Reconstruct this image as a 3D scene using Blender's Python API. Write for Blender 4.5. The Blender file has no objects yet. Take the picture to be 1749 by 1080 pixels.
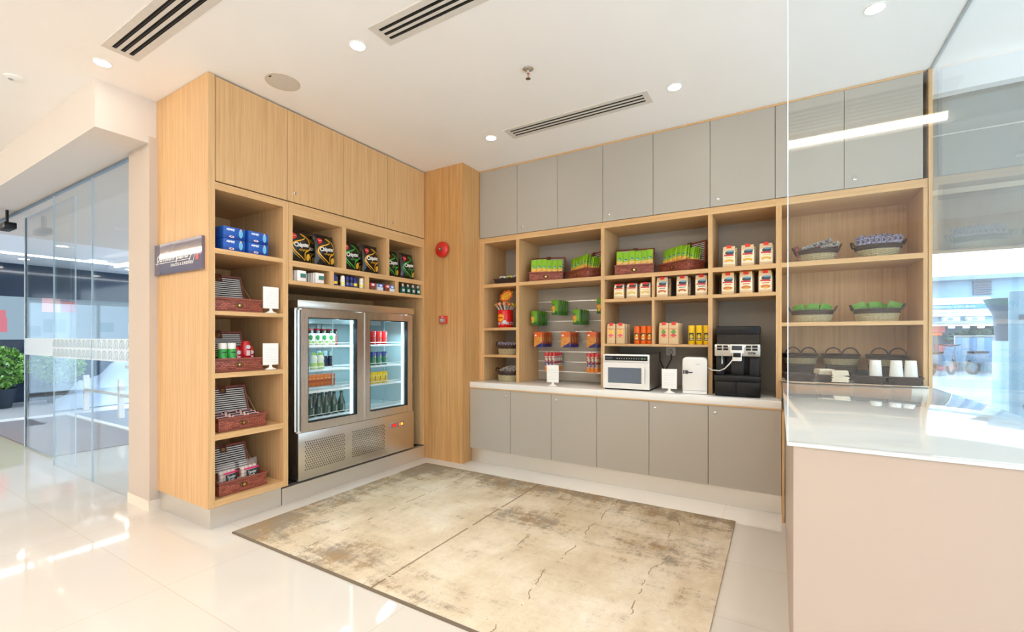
import bpy, bmesh, math, random
from mathutils import Vector, Matrix, Euler
random.seed(7)
scene = bpy.context.scene
COL = scene.collection
PI = math.pi
ORD = ['first', 'second', 'third', 'fourth', 'fifth', 'sixth', 'seventh', 'eighth', 'ninth', 'tenth', 'eleventh', 'twelfth']

# ------------------------------------------------------------------ materials
def C(r, g, b):
    f = lambda c: (c / 255 / 12.92) if c / 255 <= 0.04045 else ((c / 255 + 0.055) / 1.055) ** 2.4
    return (f(r), f(g), f(b), 1.0)

class NT:
    """small helper round a node tree"""
    def __init__(self, name):
        self.m = bpy.data.materials.new(name)
        self.m.use_nodes = True
        self.t = self.m.node_tree
        self.p = self.t.nodes['Principled BSDF']
        self.out = self.t.nodes['Material Output']
    def n(self, typ, **kw):
        nd = self.t.nodes.new(typ)
        for k, v in kw.items():
            setattr(nd, k, v)
        return nd
    def l(self, a, b):
        self.t.links.new(a, b)
    def math(self, op, a, b=None, clamp=False):
        nd = self.n('ShaderNodeMath', operation=op)
        nd.use_clamp = clamp
        for i, v in enumerate((a, b)):
            if v is None: continue
            if isinstance(v, (int, float)): nd.inputs[i].default_value = v
            else: self.l(v, nd.inputs[i])
        return nd.outputs[0]
    def mix(self, fac, a, b):
        nd = self.n('ShaderNodeMix', data_type='RGBA')
        for i, v in ((0, fac), (6, a), (7, b)):
            if isinstance(v, (int, float)): nd.inputs[i].default_value = v
            elif isinstance(v, tuple): nd.inputs[i].default_value = v
            else: self.l(v, nd.inputs[i])
        return nd.outputs[2]
    def coord(self, which='Object', scale=(1, 1, 1), loc=(0, 0, 0), rot=(0, 0, 0)):
        tc = self.n('ShaderNodeTexCoord')
        mp = self.n('ShaderNodeMapping')
        mp.inputs['Scale'].default_value = scale
        mp.inputs['Location'].default_value = loc
        mp.inputs['Rotation'].default_value = rot
        self.l(tc.outputs[which], mp.inputs[0])
        return mp.outputs[0]
    def noise(self, vec, scale=5, detail=3, rough=0.55, dist=0.0):
        nd = self.n('ShaderNodeTexNoise')
        nd.inputs['Scale'].default_value = scale
        nd.inputs['Detail'].default_value = detail
        nd.inputs['Roughness'].default_value = rough
        nd.inputs['Distortion'].default_value = dist
        self.l(vec, nd.inputs['Vector'])
        return nd.outputs['Fac']
    def ramp(self, fac, stops):
        nd = self.n('ShaderNodeValToRGB')
        el = nd.color_ramp.elements
        while len(el) < len(stops): el.new(0.5)
        for e, (pos, col) in zip(el, stops):
            e.position = pos
            e.color = col if isinstance(col, tuple) else (col, col, col, 1)
        self.l(fac, nd.inputs[0])
        return nd.outputs[0]
    def bump(self, h, strength=0.2, dist=0.01):
        nd = self.n('ShaderNodeBump')
        nd.inputs['Strength'].default_value = strength
        nd.inputs['Distance'].default_value = dist
        self.l(h, nd.inputs['Height'])
        self.l(nd.outputs[0], self.p.inputs['Normal'])
    def base(self, v):
        if isinstance(v, tuple): self.p.inputs['Base Color'].default_value = v
        else: self.l(v, self.p.inputs['Base Color'])
    def set(self, rough=0.5, metal=0.0, spec=0.5, coat=0.0, trans=0.0, ior=None):
        self.p.inputs['Roughness'].default_value = rough
        self.p.inputs['Metallic'].default_value = metal
        self.p.inputs['Specular IOR Level'].default_value = spec
        self.p.inputs['Coat Weight'].default_value = coat
        self.p.inputs['Coat Roughness'].default_value = 0.05
        self.p.inputs['Transmission Weight'].default_value = trans
        if ior: self.p.inputs['IOR'].default_value = ior
        return self.m

def plain(name, col, rough=0.5, metal=0.0, spec=0.5, coat=0.0, var=0.06, scale=30):
    """solid colour with a faint procedural unevenness"""
    t = NT(name)
    v = t.coord('Object')
    f = t.noise(v, scale, 2)
    k = t.ramp(f, [(0.3, 1 - var), (0.7, 1 + 0 * var)])
    nd = t.n('ShaderNodeMix', data_type='RGBA', blend_type='MULTIPLY')
    nd.inputs[0].default_value = 1
    nd.inputs[6].default_value = col
    t.l(k, nd.inputs[7])
    t.base(nd.outputs[2])
    return t.set(rough, metal, spec, coat)

def emit(name, col, strength):
    t = NT(name)
    e = t.n('ShaderNodeEmission')
    e.inputs[0].default_value = col
    e.inputs[1].default_value = strength
    t.l(e.outputs[0], t.out.inputs[0])
    return t.m

def wood(name, axis, col_a=C(220, 179, 128), col_b=C(199, 154, 103), rough=0.42):
    t = NT(name)
    s = {'z': (55, 55, 1.2), 'y': (55, 1.2, 55), 'x': (1.2, 55, 55)}[axis]
    v = t.coord('Object', s)
    g = t.noise(v, 1.0, 4, 0.6)
    v2 = t.coord('Object', tuple(3.5 * k for k in s))
    g2 = t.noise(v2, 1.0, 2, 0.5)
    f = t.math('ADD', t.math('MULTIPLY', g, 0.65), t.math('MULTIPLY', g2, 0.35))
    t.base(t.ramp(f, [(0.36, col_b), (0.62, col_a)]))
    t.bump(g2, 0.04, 0.002)
    return t.set(rough, spec=0.4)

def steel(name, axis='z', col=(0.56, 0.53, 0.49, 1), rough=0.3):
    t = NT(name)
    s = {'z': (900, 900, 4), 'x': (4, 900, 900), 'y': (900, 4, 900)}[axis]
    v = t.coord('Object', s)
    g = t.noise(v, 1.0, 2)
    t.base(col)
    r = t.ramp(g, [(0.3, rough - 0.02), (0.7, rough + 0.03)])
    t.l(r, t.p.inputs['Roughness'])
    t.p.inputs['Metallic'].default_value = 1.0
    return t.m

def glass(name, tint=(0.93, 0.975, 0.985, 1), refl=0.75, f0=0.045, rough=0.0):
    """clear pane: straight transmission plus a mirror part that grows with the angle"""
    t = NT(name)
    lw = t.n('ShaderNodeLayerWeight')
    lw.inputs['Blend'].default_value = 0.5
    p5 = t.math('POWER', lw.outputs['Facing'], 5.0)
    fac = t.math('ADD', t.math('MULTIPLY', p5, refl), f0, clamp=True)
    tr = t.n('ShaderNodeBsdfTransparent'); tr.inputs[0].default_value = tint
    gl = t.n('ShaderNodeBsdfGlossy'); gl.inputs['Roughness'].default_value = rough
    gl.inputs['Color'].default_value = (1, 1, 1, 1)
    mx = t.n('ShaderNodeMixShader')
    t.l(fac, mx.inputs[0]); t.l(tr.outputs[0], mx.inputs[1]); t.l(gl.outputs[0], mx.inputs[2])
    t.l(mx.outputs[0], t.out.inputs[0])
    return t.m

def film(name, col, alpha, rough=0.3):
    """thin plastic film: partly see-through"""
    t = NT(name)
    tr = t.n('ShaderNodeBsdfTransparent')
    d = t.p
    d.inputs['Base Color'].default_value = col
    d.inputs['Roughness'].default_value = rough
    mx = t.n('ShaderNodeMixShader'); mx.inputs[0].default_value = alpha
    t.l(tr.outputs[0], mx.inputs[1]); t.l(d.outputs[0], mx.inputs[2]); t.l(mx.outputs[0], t.out.inputs[0])
    return t.m

def art(name, base, layers, rough=0.4, wob=0.0, wscale=40, front_only=True, spec=0.5, axes='XZ'):
    """printed packaging: ellipses ('e', cx, cz, rx, rz, colour) and rectangles ('r', x0, x1, z0, z1, colour) in the
    object's own metres, on the side that faces -Y"""
    t = NT(name)
    tc = t.n('ShaderNodeTexCoord')
    sp = t.n('ShaderNodeSeparateXYZ')
    if wob:
        nz = t.n('ShaderNodeTexNoise'); nz.inputs['Scale'].default_value = wscale; nz.inputs['Detail'].default_value = 3
        t.l(tc.outputs['Object'], nz.inputs['Vector'])
        vs = t.n('ShaderNodeVectorMath', operation='SUBTRACT'); t.l(nz.outputs['Color'], vs.inputs[0]); vs.inputs[1].default_value = (0.5, 0.5, 0.5)
        vm = t.n('ShaderNodeVectorMath', operation='SCALE'); t.l(vs.outputs[0], vm.inputs[0]); vm.inputs['Scale'].default_value = wob
        va = t.n('ShaderNodeVectorMath', operation='ADD'); t.l(vm.outputs[0], va.inputs[0]); t.l(tc.outputs['Object'], va.inputs[1])
        t.l(va.outputs[0], sp.inputs[0])
    else:
        t.l(tc.outputs['Object'], sp.inputs[0])
    x, z = sp.outputs[axes[0]], sp.outputs[axes[1]]
    front = None
    if front_only:
        sn = t.n('ShaderNodeSeparateXYZ'); t.l(tc.outputs['Normal'], sn.inputs[0])
        front = t.math('LESS_THAN', sn.outputs['Y'], -0.3)
    col = base
    for ly in layers:
        if ly[0] == 'e':
            _, cx, cz, rx, rz, c = ly
            a = t.math('DIVIDE', t.math('SUBTRACT', x, cx), rx)
            b = t.math('DIVIDE', t.math('SUBTRACT', z, cz), rz)
            m = t.math('LESS_THAN', t.math('ADD', t.math('MULTIPLY', a, a), t.math('MULTIPLY', b, b)), 1.0)
        elif ly[0] == 'r':
            _, x0, x1, z0, z1, c = ly
            a = t.math('LESS_THAN', t.math('ABSOLUTE', t.math('SUBTRACT', x, (x0 + x1) / 2)), (x1 - x0) / 2)
            b = t.math('LESS_THAN', t.math('ABSOLUTE', t.math('SUBTRACT', z, (z0 + z1) / 2)), (z1 - z0) / 2)
            m = t.math('MULTIPLY', a, b)
        elif ly[0] == 'd':           # diagonal half plane: a*x + b*z < c
            _, ka, kb, kc, c = ly
            m = t.math('LESS_THAN', t.math('ADD', t.math('MULTIPLY', x, ka), t.math('MULTIPLY', z, kb)), kc)
        elif ly[0] == 's':           # speckle inside a rectangle
            _, x0, x1, z0, z1, sc, th, c = ly
            nz2 = t.n('ShaderNodeTexNoise'); nz2.inputs['Scale'].default_value = sc; nz2.inputs['Detail'].default_value = 2
            t.l(tc.outputs['Object'], nz2.inputs['Vector'])
            k = t.math('GREATER_THAN', nz2.outputs['Fac'], th)
            a = t.math('LESS_THAN', t.math('ABSOLUTE', t.math('SUBTRACT', x, (x0 + x1) / 2)), (x1 - x0) / 2)
            b = t.math('LESS_THAN', t.math('ABSOLUTE', t.math('SUBTRACT', z, (z0 + z1) / 2)), (z1 - z0) / 2)
            m = t.math('MULTIPLY', k, t.math('MULTIPLY', a, b))
        if front is not None and not (len(ly) > 8 and ly[0] == 's'):
            m = t.math('MULTIPLY', m, front)
        col = t.mix(m, col, c)
    t.base(col)
    return t.set(rough, spec=spec)

M = {}
M['wood'] = wood('oak veneer upright grain', 'z')
M['wood_y'] = wood('oak veneer grain along the left run', 'y')
M['wood_x'] = wood('oak veneer grain along the back run', 'x')
M['wood_pillar'] = wood('oak veneer on the pillar', 'z', C(212, 164, 108), C(190, 139, 82))
M['grey'] = plain('warm grey laminate', C(176, 168, 156), 0.42, spec=0.45, var=0.03, scale=200)
M['grey_back'] = plain('grey back board', C(172, 164, 152), 0.5, var=0.03)
M['white_top'] = plain('white solid surface', C(240, 236, 230), 0.16, spec=0.5, coat=0.25, var=0.02, scale=8)
M['counter_top'] = plain('polished white counter surface', C(226, 226, 222), 0.06, spec=0.5, coat=0.5, var=0.02, scale=6)
M['cream'] = plain('cream painted counter front', C(184, 164, 148), 0.4, var=0.015, scale=4)
M['ceil'] = plain('matt white ceiling paint', C(250, 245, 240), 0.85, spec=0.2, var=0.012, scale=3)
M['soffit'] = plain('white soffit paint', C(240, 240, 242), 0.7, spec=0.2, var=0.012, scale=3)
M['wallpaint'] = plain('off white wall paint', C(236, 226, 214), 0.8, spec=0.2, var=0.02, scale=3)
M['column'] = plain('taupe column paint', C(202, 186, 171), 0.7, spec=0.2, var=0.02, scale=4)
M['steel'] = steel('brushed stainless steel', 'y', (0.74, 0.71, 0.66, 1), 0.30)
M['steel_v'] = steel('brushed stainless steel upright', 'z', (0.74, 0.71, 0.67, 1), 0.28)
M['steel_x'] = steel('satin plinth metal', 'x', (0.86, 0.82, 0.76, 1), 0.42)
M['chrome'] = plain('polished chrome', (0.8, 0.8, 0.8, 1), 0.1, metal=1.0, var=0.02)
M['gold'] = plain('brass', C(214, 178, 96), 0.25, metal=1.0, var=0.02)
M['black'] = plain('black plastic', C(16, 15, 16), 0.36, spec=0.3, var=0.05)
M['black_matt'] = plain('matt black', C(18, 17, 16), 0.7, var=0.1)
M['dark'] = plain('dark void', C(14, 12, 10), 0.9, var=0.05)
M['white'] = plain('white plastic', C(240, 236, 228), 0.35, var=0.02)
M['paper'] = plain('white paper', C(245, 242, 236), 0.7, var=0.02)
M['cable_black'] = plain('black cable', C(20, 20, 20), 0.5)
M['red'] = plain('red enamel', C(206, 34, 24), 0.3, coat=0.3, var=0.04)
M['glass'] = glass('clear glazing', (0.965, 0.985, 0.99, 1), 0.62, 0.03)
M['glass_thin'] = glass('clear cabinet glass', (0.97, 0.985, 0.985, 1), 0.6, 0.03)
M['glass_edge'] = plain('glass edge with painted glow', C(204, 224, 238), 0.15, spec=0.8, var=0.03)  # pale blue paints in the glow that light gives the edge
M['gap'] = plain('shadow gap', C(60, 46, 34), 0.9, var=0.05)

# ------------------------------------------------------------------ mesh building
class MB:
    def __init__(self):
        self.v, self.f, self.mi, self.uv = [], [], [], []
    def add(self, vs, fs, m=0, uvs=None):
        o = len(self.v)
        self.v += [tuple(p) for p in vs]
        for i, q in enumerate(fs):
            self.f.append(tuple(o + k for k in q)); self.mi.append(m)
            self.uv.append(uvs[i] if uvs else None)
        return self
    def box(self, x0, x1, y0, y1, z0, z1, m=0):
        vs = [(x0, y0, z0), (x1, y0, z0), (x1, y1, z0), (x0, y1, z0), (x0, y0, z1), (x1, y0, z1), (x1, y1, z1), (x0, y1, z1)]
        fs = [(0, 3, 2, 1), (4, 5, 6, 7), (0, 1, 5, 4), (1, 2, 6, 5), (2, 3, 7, 6), (3, 0, 4, 7)]
        return self.add(vs, fs, m)
    def hexa(self, vs, m=0):
        fs = [(0, 3, 2, 1), (4, 5, 6, 7), (0, 1, 5, 4), (1, 2, 6, 5), (2, 3, 7, 6), (3, 0, 4, 7)]
        return self.add(vs, fs, m)
    def quad(self, a, b, c, d, m=0):
        return self.add([a, b, c, d], [(0, 1, 2, 3)], m)
    def prism(self, poly, z0, z1, m=0, axis='z'):
        """closed polygon (counter-clockwise) pulled along an axis"""
        n = len(poly)
        mp = {'z': lambda p, h: (p[0], p[1], h), 'y': lambda p, h: (p[0], h, p[1]), 'x': lambda p, h: (h, p[0], p[1])}[axis]
        vs = [mp(p, z0) for p in poly] + [mp(p, z1) for p in poly]
        fs = [tuple(range(n))[::-1], tuple(range(n, 2 * n))] + [(i, (i + 1) % n, n + (i + 1) % n, n + i) for i in range(n)]
        if axis == 'y':
            fs = [q[::-1] for q in fs]
        return self.add(vs, fs, m)
    def lathe(self, prof, seg=24, c=(0, 0, 0), m=0, axis='z', sx=1.0, sy=1.0, cap=True):
        """profile of (radius, height) turned round an axis"""
        vs, fs, uvs = [], [], []
        for r, h in prof:
            for k in range(seg):
                a = 2 * PI * k / seg
                p = (r * math.cos(a) * sx, r * math.sin(a) * sy, h)
                if axis == 'y': p = (p[0], -p[2], p[1])       # height runs towards -Y
                elif axis == 'x': p = (p[2], p[0], p[1])
                vs.append((p[0] + c[0], p[1] + c[1], p[2] + c[2]))
        for i in range(len(prof) - 1):
            for k in range(seg):
                k2 = (k + 1) % seg
                fs.append((i * seg + k, i * seg + k2, (i + 1) * seg + k2, (i + 1) * seg + k))
                r = max(prof[i][0], prof[i + 1][0])
                u0, u1 = 2 * PI * k / seg * r, 2 * PI * (k + 1) / seg * r
                uvs.append([(u0, prof[i][1]), (u1, prof[i][1]), (u1, prof[i + 1][1]), (u0, prof[i + 1][1])])
        if cap:
            if prof[0][0] > 1e-6: fs.append(tuple(range(seg))[::-1]); uvs.append(None)
            if prof[-1][0] > 1e-6: fs.append(tuple((len(prof) - 1) * seg + k for k in range(seg))); uvs.append(None)
        o = len(self.v); self.v += vs
        for q, u in zip(fs, uvs):
            self.f.append(tuple(o + k for k in q)); self.mi.append(m); self.uv.append(u)
        return self
    def cyl(self, c, r, h, seg=20, m=0, axis='z', r2=None):
        return self.lathe([(r, 0), (r if r2 is None else r2, h)], seg, c, m, axis)
    def tube(self, pts, r, seg=6, m=0, closed=False):
        pts = [Vector(p) for p in pts]
        n = len(pts)
        vs, fs = [], []
        up = Vector((0, 0, 1))
        for i, p in enumerate(pts):
            a = pts[(i - 1) % n] if closed or i > 0 else pts[i]
            b = pts[(i + 1) % n] if closed or i < n - 1 else pts[i]
            d = (b - a).normalized() if (b - a).length > 1e-9 else Vector((0, 0, 1))
            s = d.cross(up)
            if s.length < 1e-3: s = d.cross(Vector((1, 0, 0)))
            s.normalize(); w = s.cross(d).normalized()
            rr = r[i] if isinstance(r, (list, tuple)) else r
            for k in range(seg):
                t = 2 * PI * k / seg
                vs.append(p + s * (rr * math.cos(t)) + w * (rr * math.sin(t)))
        for i in range(n if closed else n - 1):
            j = (i + 1) % n
            for k in range(seg):
                k2 = (k + 1) % seg
                fs.append((i * seg + k, i * seg + k2, j * seg + k2, j * seg + k))
        if not closed:
            fs.append(tuple(range(seg))[::-1]); fs.append(tuple((n - 1) * seg + k for k in range(seg)))
        return self.add(vs, fs, m)
    def pouch(self, w, h, d, c=(0, 0, 0), m=0, nx=7, nz=8, crimp=0.06, ex=0.55, pinch=0.0):
        """filled flow-pack: two bulging faces joined at the edges; stands on z=0"""
        def half(x, z):
            u, v = 2 * x / w, z / h
            e = max(0.0, 1 - abs(u) ** 2.6) ** ex
            vv = min(max((v - crimp) / (1 - 2 * crimp), 0), 1)
            g = max(0.0, math.sin(PI * vv)) ** 0.5
            return d / 2 * e * g + 0.0006
        vs, fs = [], []
        for s in (-1, 1):
            for j in range(nz + 1):
                for i in range(nx + 1):
                    v = j / nz
                    ww = w * (1 - pinch * math.sin(PI * v))
                    x = (i / nx - 0.5) * ww
                    y = s * half((i / nx - 0.5) * w, h * v)
                    vs.append((c[0] + x, c[1] + y, c[2] + h * v))
        N = (nx + 1) * (nz + 1)
        for j in range(nz):
            for i in range(nx):
                a = j * (nx + 1) + i
                fs.append((a, a + 1, a + nx + 2, a + nx + 1))
                fs.append((N + a, N + a + nx + 1, N + a + nx + 2, N + a + 1))
        for j in range(nz):
            a = j * (nx + 1); b = a + nx
            fs.append((a, a + nx + 1, N + a + nx + 1, N + a)); fs.append((b, N + b, N + b + nx + 1, b + nx + 1))
        for i in range(nx):
            a = i; b = nz * (nx + 1) + i
            fs.append((a, N + a, N + a + 1, a + 1)); fs.append((b, b + 1, N + b + 1, N + b))
        return self.add(vs, fs, m)
    def build(self, name, mats, parent=None, bevel=0.0, smooth=False, segs=2, loc=(0, 0, 0), rot=(0, 0, 0), angle=40):
        me = bpy.data.meshes.new(name)
        me.from_pydata(self.v, [], self.f)
        if not isinstance(mats, (list, tuple)): mats = [mats]
        for m in mats: me.materials.append(M[m] if isinstance(m, str) else m)
        me.polygons.foreach_set('material_index', self.mi)
        uvl = me.uv_layers.new(name='UVMap')
        for p, u in zip(me.polygons, self.uv):
            if u is None:
                n = p.normal; ax = max(range(3), key=lambda k: abs(n[k]))
                ij = [(1, 2), (0, 2), (0, 1)][ax]
                for li in p.loop_indices:
                    co = me.vertices[me.loops[li].vertex_index].co
                    uvl.data[li].uv = (co[ij[0]], co[ij[1]])
            else:
                for li, q in zip(p.loop_indices, u): uvl.data[li].uv = q
        if bevel > 0:
            bm = bmesh.new(); bm.from_mesh(me)
            ed = [e for e in bm.edges if len(e.link_faces) == 2 and e.calc_face_angle(0) > 0.6]
            bmesh.ops.bevel(bm, geom=ed, offset=bevel, segments=segs, affect='EDGES', profile=0.5, clamp_overlap=True)
            bm.to_mesh(me); bm.free()
        if smooth or bevel > 0:
            me.polygons.foreach_set('use_smooth', [True] * len(me.polygons))
            me.set_sharp_from_angle(angle=math.radians(angle))
        me.update()
        o = bpy.data.objects.new(name, me)
        COL.objects.link(o)
        o.location = loc; o.rotation_euler = rot
        if parent is not None: o.parent = parent
        return o

def tag(o, label=None, cat=None, group=None, kind=None):
    if label: o['label'] = label
    if cat: o['category'] = cat
    if group: o['group'] = group
    if kind: o['kind'] = kind
    return o

def thing(name, label, cat, loc=(0, 0, 0), rz=0.0, group=None):
    o = bpy.data.objects.new(name, None)
    o.empty_display_size = 0.05
    COL.objects.link(o)
    o.location = loc; o.rotation_euler = (0, 0, rz)
    return tag(o, label, cat, group)

def dup(root, loc, rot=(0, 0, 0), label=None, group=None):
    """a copy of a thing with copies of its parts and sub-parts"""
    r = root.copy(); COL.objects.link(r)
    r.location = loc; r.rotation_euler = rot
    if label: r['label'] = label
    if group: r['group'] = group
    def kids(src, dst):
        for ch in list(src.children):
            c = ch.copy(); COL.objects.link(c); c.parent = dst
            kids(ch, c)
    kids(root, r)
    return r

class Stock:
    """one of a kind: the first call places the original, later calls place copies"""
    def __init__(self, make): self.make, self.root = make, None
    def put(self, loc, rz=0.0, label='', group=None, tilt=(0.0, 0.0)):
        rot = (tilt[0], tilt[1], rz)
        loc = (loc[0], loc[1], loc[2] + (0.0012 if loc[2] < 2.7 else 0.0))
        if self.root is None:
            self.root = self.make()
            self.root.location = loc; self.root.rotation_euler = rot
            tag(self.root, label, None, group)
            return self.root
        return dup(self.root, loc, rot, label, group)

def struct(name, mb, mats, label, bevel=0.0, **kw):
    o = mb.build(name, mats, None, bevel, **kw)
    return tag(o, label, None, None, 'structure')

def text(name, s, size, mat, parent, loc=(0, 0, 0), width=None, shear=0.0, spin=0.0, extr=0.0003, warp=None, fat=0.0, rot=(0, 0, 0)):
    """lettering as a mesh that faces -Y, centred on loc"""
    cu = bpy.data.curves.new(name, 'FONT')
    cu.body = s; cu.size = size; cu.align_x = 'CENTER'; cu.align_y = 'CENTER'
    cu.extrude = extr; cu.shear = shear; cu.offset = fat; cu.resolution_u = 3
    tmp = bpy.data.objects.new(name, cu); COL.objects.link(tmp)
    dg = bpy.context.evaluated_depsgraph_get()
    me = bpy.data.meshes.new_from_object(tmp.evaluated_get(dg))
    bpy.data.objects.remove(tmp); bpy.data.curves.remove(cu)
    me.name = name
    xs = [v.co.x for v in me.vertices]
    k = width / (max(xs) - min(xs)) if width and xs else 1.0
    cs, sn = math.cos(spin), math.sin(spin)
    for v in me.vertices:
        x, y, z = v.co.x * k, v.co.y, v.co.z
        x, y = x * cs - y * sn, x * sn + y * cs
        v.co = (x, -z, y)
        if warp: v.co.y = warp(x + loc[0], y + loc[2]) - loc[1] - z
    me.materials.clear(); me.materials.append(M[mat] if isinstance(mat, str) else mat)
    o = bpy.data.objects.new(name, me); COL.objects.link(o)
    o.location = loc; o.rotation_euler = rot
    if parent is not None: o.parent = parent
    return o
# ------------------------------------------------------------------ camera
cam = bpy.data.cameras.new('camera')
cam.lens = 765 / 1749 * 36; cam.sensor_width = 36; cam.shift_y = 36 / 1749
cam.clip_start = 0.05; cam.clip_end = 200
co = bpy.data.objects.new('camera', cam); COL.objects.link(co)
co.location = (0, 0, 1.3); co.rotation_euler = (PI / 2, 0, math.atan2(1330 - 874.5, 765))
scene.camera = co
CZ = 3.087                                       # ceiling height
XL = -3.29                                       # face of the left run
YR = 3.98                                        # face of the back run

# ------------------------------------------------------------------ floor
def floor_mat():
    t = NT('polished cream porcelain tile')
    v = t.coord('Object')
    bt = t.n('ShaderNodeTexBrick'); bt.offset = 0.0
    mp = t.coord('Object', loc=(0.35, 0.12, 0))
    t.l(mp, bt.inputs['Vector'])
    bt.inputs['Scale'].default_value = 1.0
    bt.inputs['Brick Width'].default_value = 1.2; bt.inputs['Row Height'].default_value = 0.6
    bt.inputs['Mortar Size'].default_value = 0.0022; bt.inputs['Mortar Smooth'].default_value = 0.1
    bt.inputs['Color1'].default_value = C(219, 211, 200); bt.inputs['Color2'].default_value = C(217, 208, 196)
    bt.inputs['Mortar'].default_value = C(206, 192, 174)
    t.base(bt.outputs['Color'])
    return t.set(0.045, spec=0.5, coat=0.0)
M['floor'] = floor_mat()
struct('floor', MB().box(-14.4, 3.2, -5.2, 1.6, -0.1, 0).box(-9.4, 3.2, 1.6, 4.6, -0.1, 0), 'floor', 'polished cream tiled floor of the pantry and lobby')

# ------------------------------------------------------------------ ceiling with its cove and grilles
cl = MB()
cl.box(-4.055, 3.2, -0.83, 4.6, CZ, CZ + 0.12)
cl.box(-14.4, -4.055, -0.83, 1.183, CZ, CZ + 0.12)
struct('ceiling', cl, 'ceil', 'flat white painted ceiling')
cr = MB()
cr.box(-14.4, 3.2, -5.2, -1.36, 2.965, 3.3)
cr.box(-14.4, 3.2, -1.36, -0.83, 3.2, 3.3)
struct('ceiling_rear', cr, 'ceil', 'lower white ceiling behind the light cove')
cv = thing('cove_light', 'long warm light cove where the ceiling steps down', 'light', (0, -1.34, 2.972))
M['cove'] = emit('warm cove light', (1.0, 0.91, 0.77, 1), 17.0)
MB().box(-13.8, 1.12, 0.0, 0.012, 0.012, 0.070).build('diffuser', 'cove', cv)
MB().box(-13.8, 1.12, -0.006, 0.016, 0.075, 0.16).build('lip', plain('warm cove plaster', C(250, 226, 176), 0.8), cv)
gr = MB()
for k in range(6):
    gr.box(-5.0, 1.1, -0.88 - 0.075 * k - 0.04, -0.88 - 0.075 * k, CZ - 0.002, CZ + 0.03)
g_ = gr.build('ceiling_grille', plain('grey louvre', C(140, 132, 122), 0.6))
tag(g_, 'long grey slatted air grille beside the light cove in the ceiling', 'vent')

# bulkhead over the entrance glazing, soffit outside
bk = MB()
bk.box(-14.4, -4.055, 1.183, 1.6, 2.755, CZ + 0.12); bk.box(-9.4, -4.055, 1.6, 4.6, 2.755, CZ + 0.12)
struct('ceiling_bulkhead', bk, plain('cream bulkhead paint', C(222, 212, 202), 0.8, spec=0.2, var=0.012, scale=3), 'dropped white bulkhead above the glass entrance')
struct('wall_column', MB().box(-4.40, -4.035, 1.487, 1.75, 0, 2.80), 'column', 'taupe wall end between the glazing and the oak cabinet')
struct('baseboard_left', MB().box(-4.405, -4.028, 1.48, 1.56, 0, 0.075), plain('cream skirting', C(238, 222, 204), 0.4), 'cream skirting at the foot of the taupe wall end')
struct('wall_left', MB().box(-4.40, -4.11, 1.75, 4.7, 0, CZ), 'wallpaint', 'wall behind the oak fridge surround')
struct('wall_back', MB().box(-4.40, 0.875, 4.45, 4.60, 0, CZ), 'wallpaint', 'wall behind the grey shelving run')
struct('wall_pillar', MB().box(-3.45, -2.78, 3.68, 4.45, 0, CZ), 'wood_pillar', 'oak clad pillar between the fridge and the grey cupboards')
struct('wall_rear', MB().box(-14.4, 3.2, -5.35, -5.2, 0, 3.3), 'wallpaint', 'pale wall at the rear of the lobby')
struct('trim_1', MB().box(0.877, 3.2, 3.985, 4.06, 2.91, CZ), 'soffit', 'white ceiling downstand above the roller blind')

# ------------------------------------------------------------------ entrance glazing
def pane(name, x0, x1, y, z0, z1, label, edge=('l', 'r')):
    r = bpy.data.objects.new(name, None); COL.objects.link(r); r.location = (x0, y, z0)
    tag(r, label, None, None, 'structure')
    w, h = x1 - x0, z1 - z0
    MB().box(0.002, w - 0.002, -0.006, 0.006, 0.0, h).build('pane', 'glass', r)
    e = MB()
    if 'l' in edge: e.box(0.0, 0.002, -0.006, 0.006, 0, h)
    if 'r' in edge: e.box(w - 0.002, w, -0.006, 0.006, 0, h)
    e.build('glass_edge', 'glass_edge', r)
    return r
M['frost'] = film('frosted film', C(236, 246, 252), 0.62, 0.6)
M['frost_line'] = plain('cut pattern in frosted film', C(150, 176, 190), 0.5)
GY = 1.53
w1 = pane('window_1', -5.30, -4.20, GY, 0, 2.74, 'glass entrance pane beside the taupe wall end')
w2 = pane('window_2', -6.33, -5.305, GY, 0, 2.74, 'middle glass entrance pane with patterned frosted band')
for w, wd in ((w1, 1.10), (w2, 1.025)):
    MB().box(0.01, wd - 0.01, -0.010, -0.0065, 1.095, 1.286).build('frosted_band', 'frost', w)
    pt = MB()
    n = 9
    for row in (1.145, 1.238):
        for k in range(n):
            cx = 0.06 + (wd - 0.12) * k / (n - 1)
            for s in (-1, 1):
                pts = []
                for a in range(14):
                    t = 2 * PI * a / 14
                    ex, ez = 0.018 * math.cos(t), 0.038 * math.sin(t)
                    q = s * 0.35
                    pts.append((cx + s * 0.022 + ex * math.cos(q) - ez * math.sin(q), -0.0105, row + ex * math.sin(q) + ez * math.cos(q)))
                pt.tube(pts, 0.0022, 4, closed=True)
    pt.build('frosted_pattern', 'frost_line', w)
d1 = pane('door_1', -7.60, -5.98, 1.60, 0.01, 2.70, 'sliding glass door leaf with plain frosted band')
MB().box(0.01, 1.61, -0.010, -0.0065, 1.085, 1.276).build('frosted_band', 'frost', d1)
MB().box(-0.012, 0.0, -0.012, 0.012, 0, 2.69).build('glass_edge', 'glass_edge', d1)
struct('trim_2', MB().box(-9.3, -4.2, 1.52, 1.545, 2.735, 2.757), plain('glazing track', C(150, 165, 178), 0.4, metal=0.6), 'slim metal track above the glass entrance')
sn = MB().box(-7.75, -7.45, 1.40, 1.50, 2.53, 2.60).build('door_sensor', 'black', None, 0.01)
tag(sn, 'small black sensor at the head of the glass entrance', 'sensor')
MB().box(-7.62, -7.58, 1.44, 1.46, 2.595, 2.756).build('bracket', 'black', None).parent = sn

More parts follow.
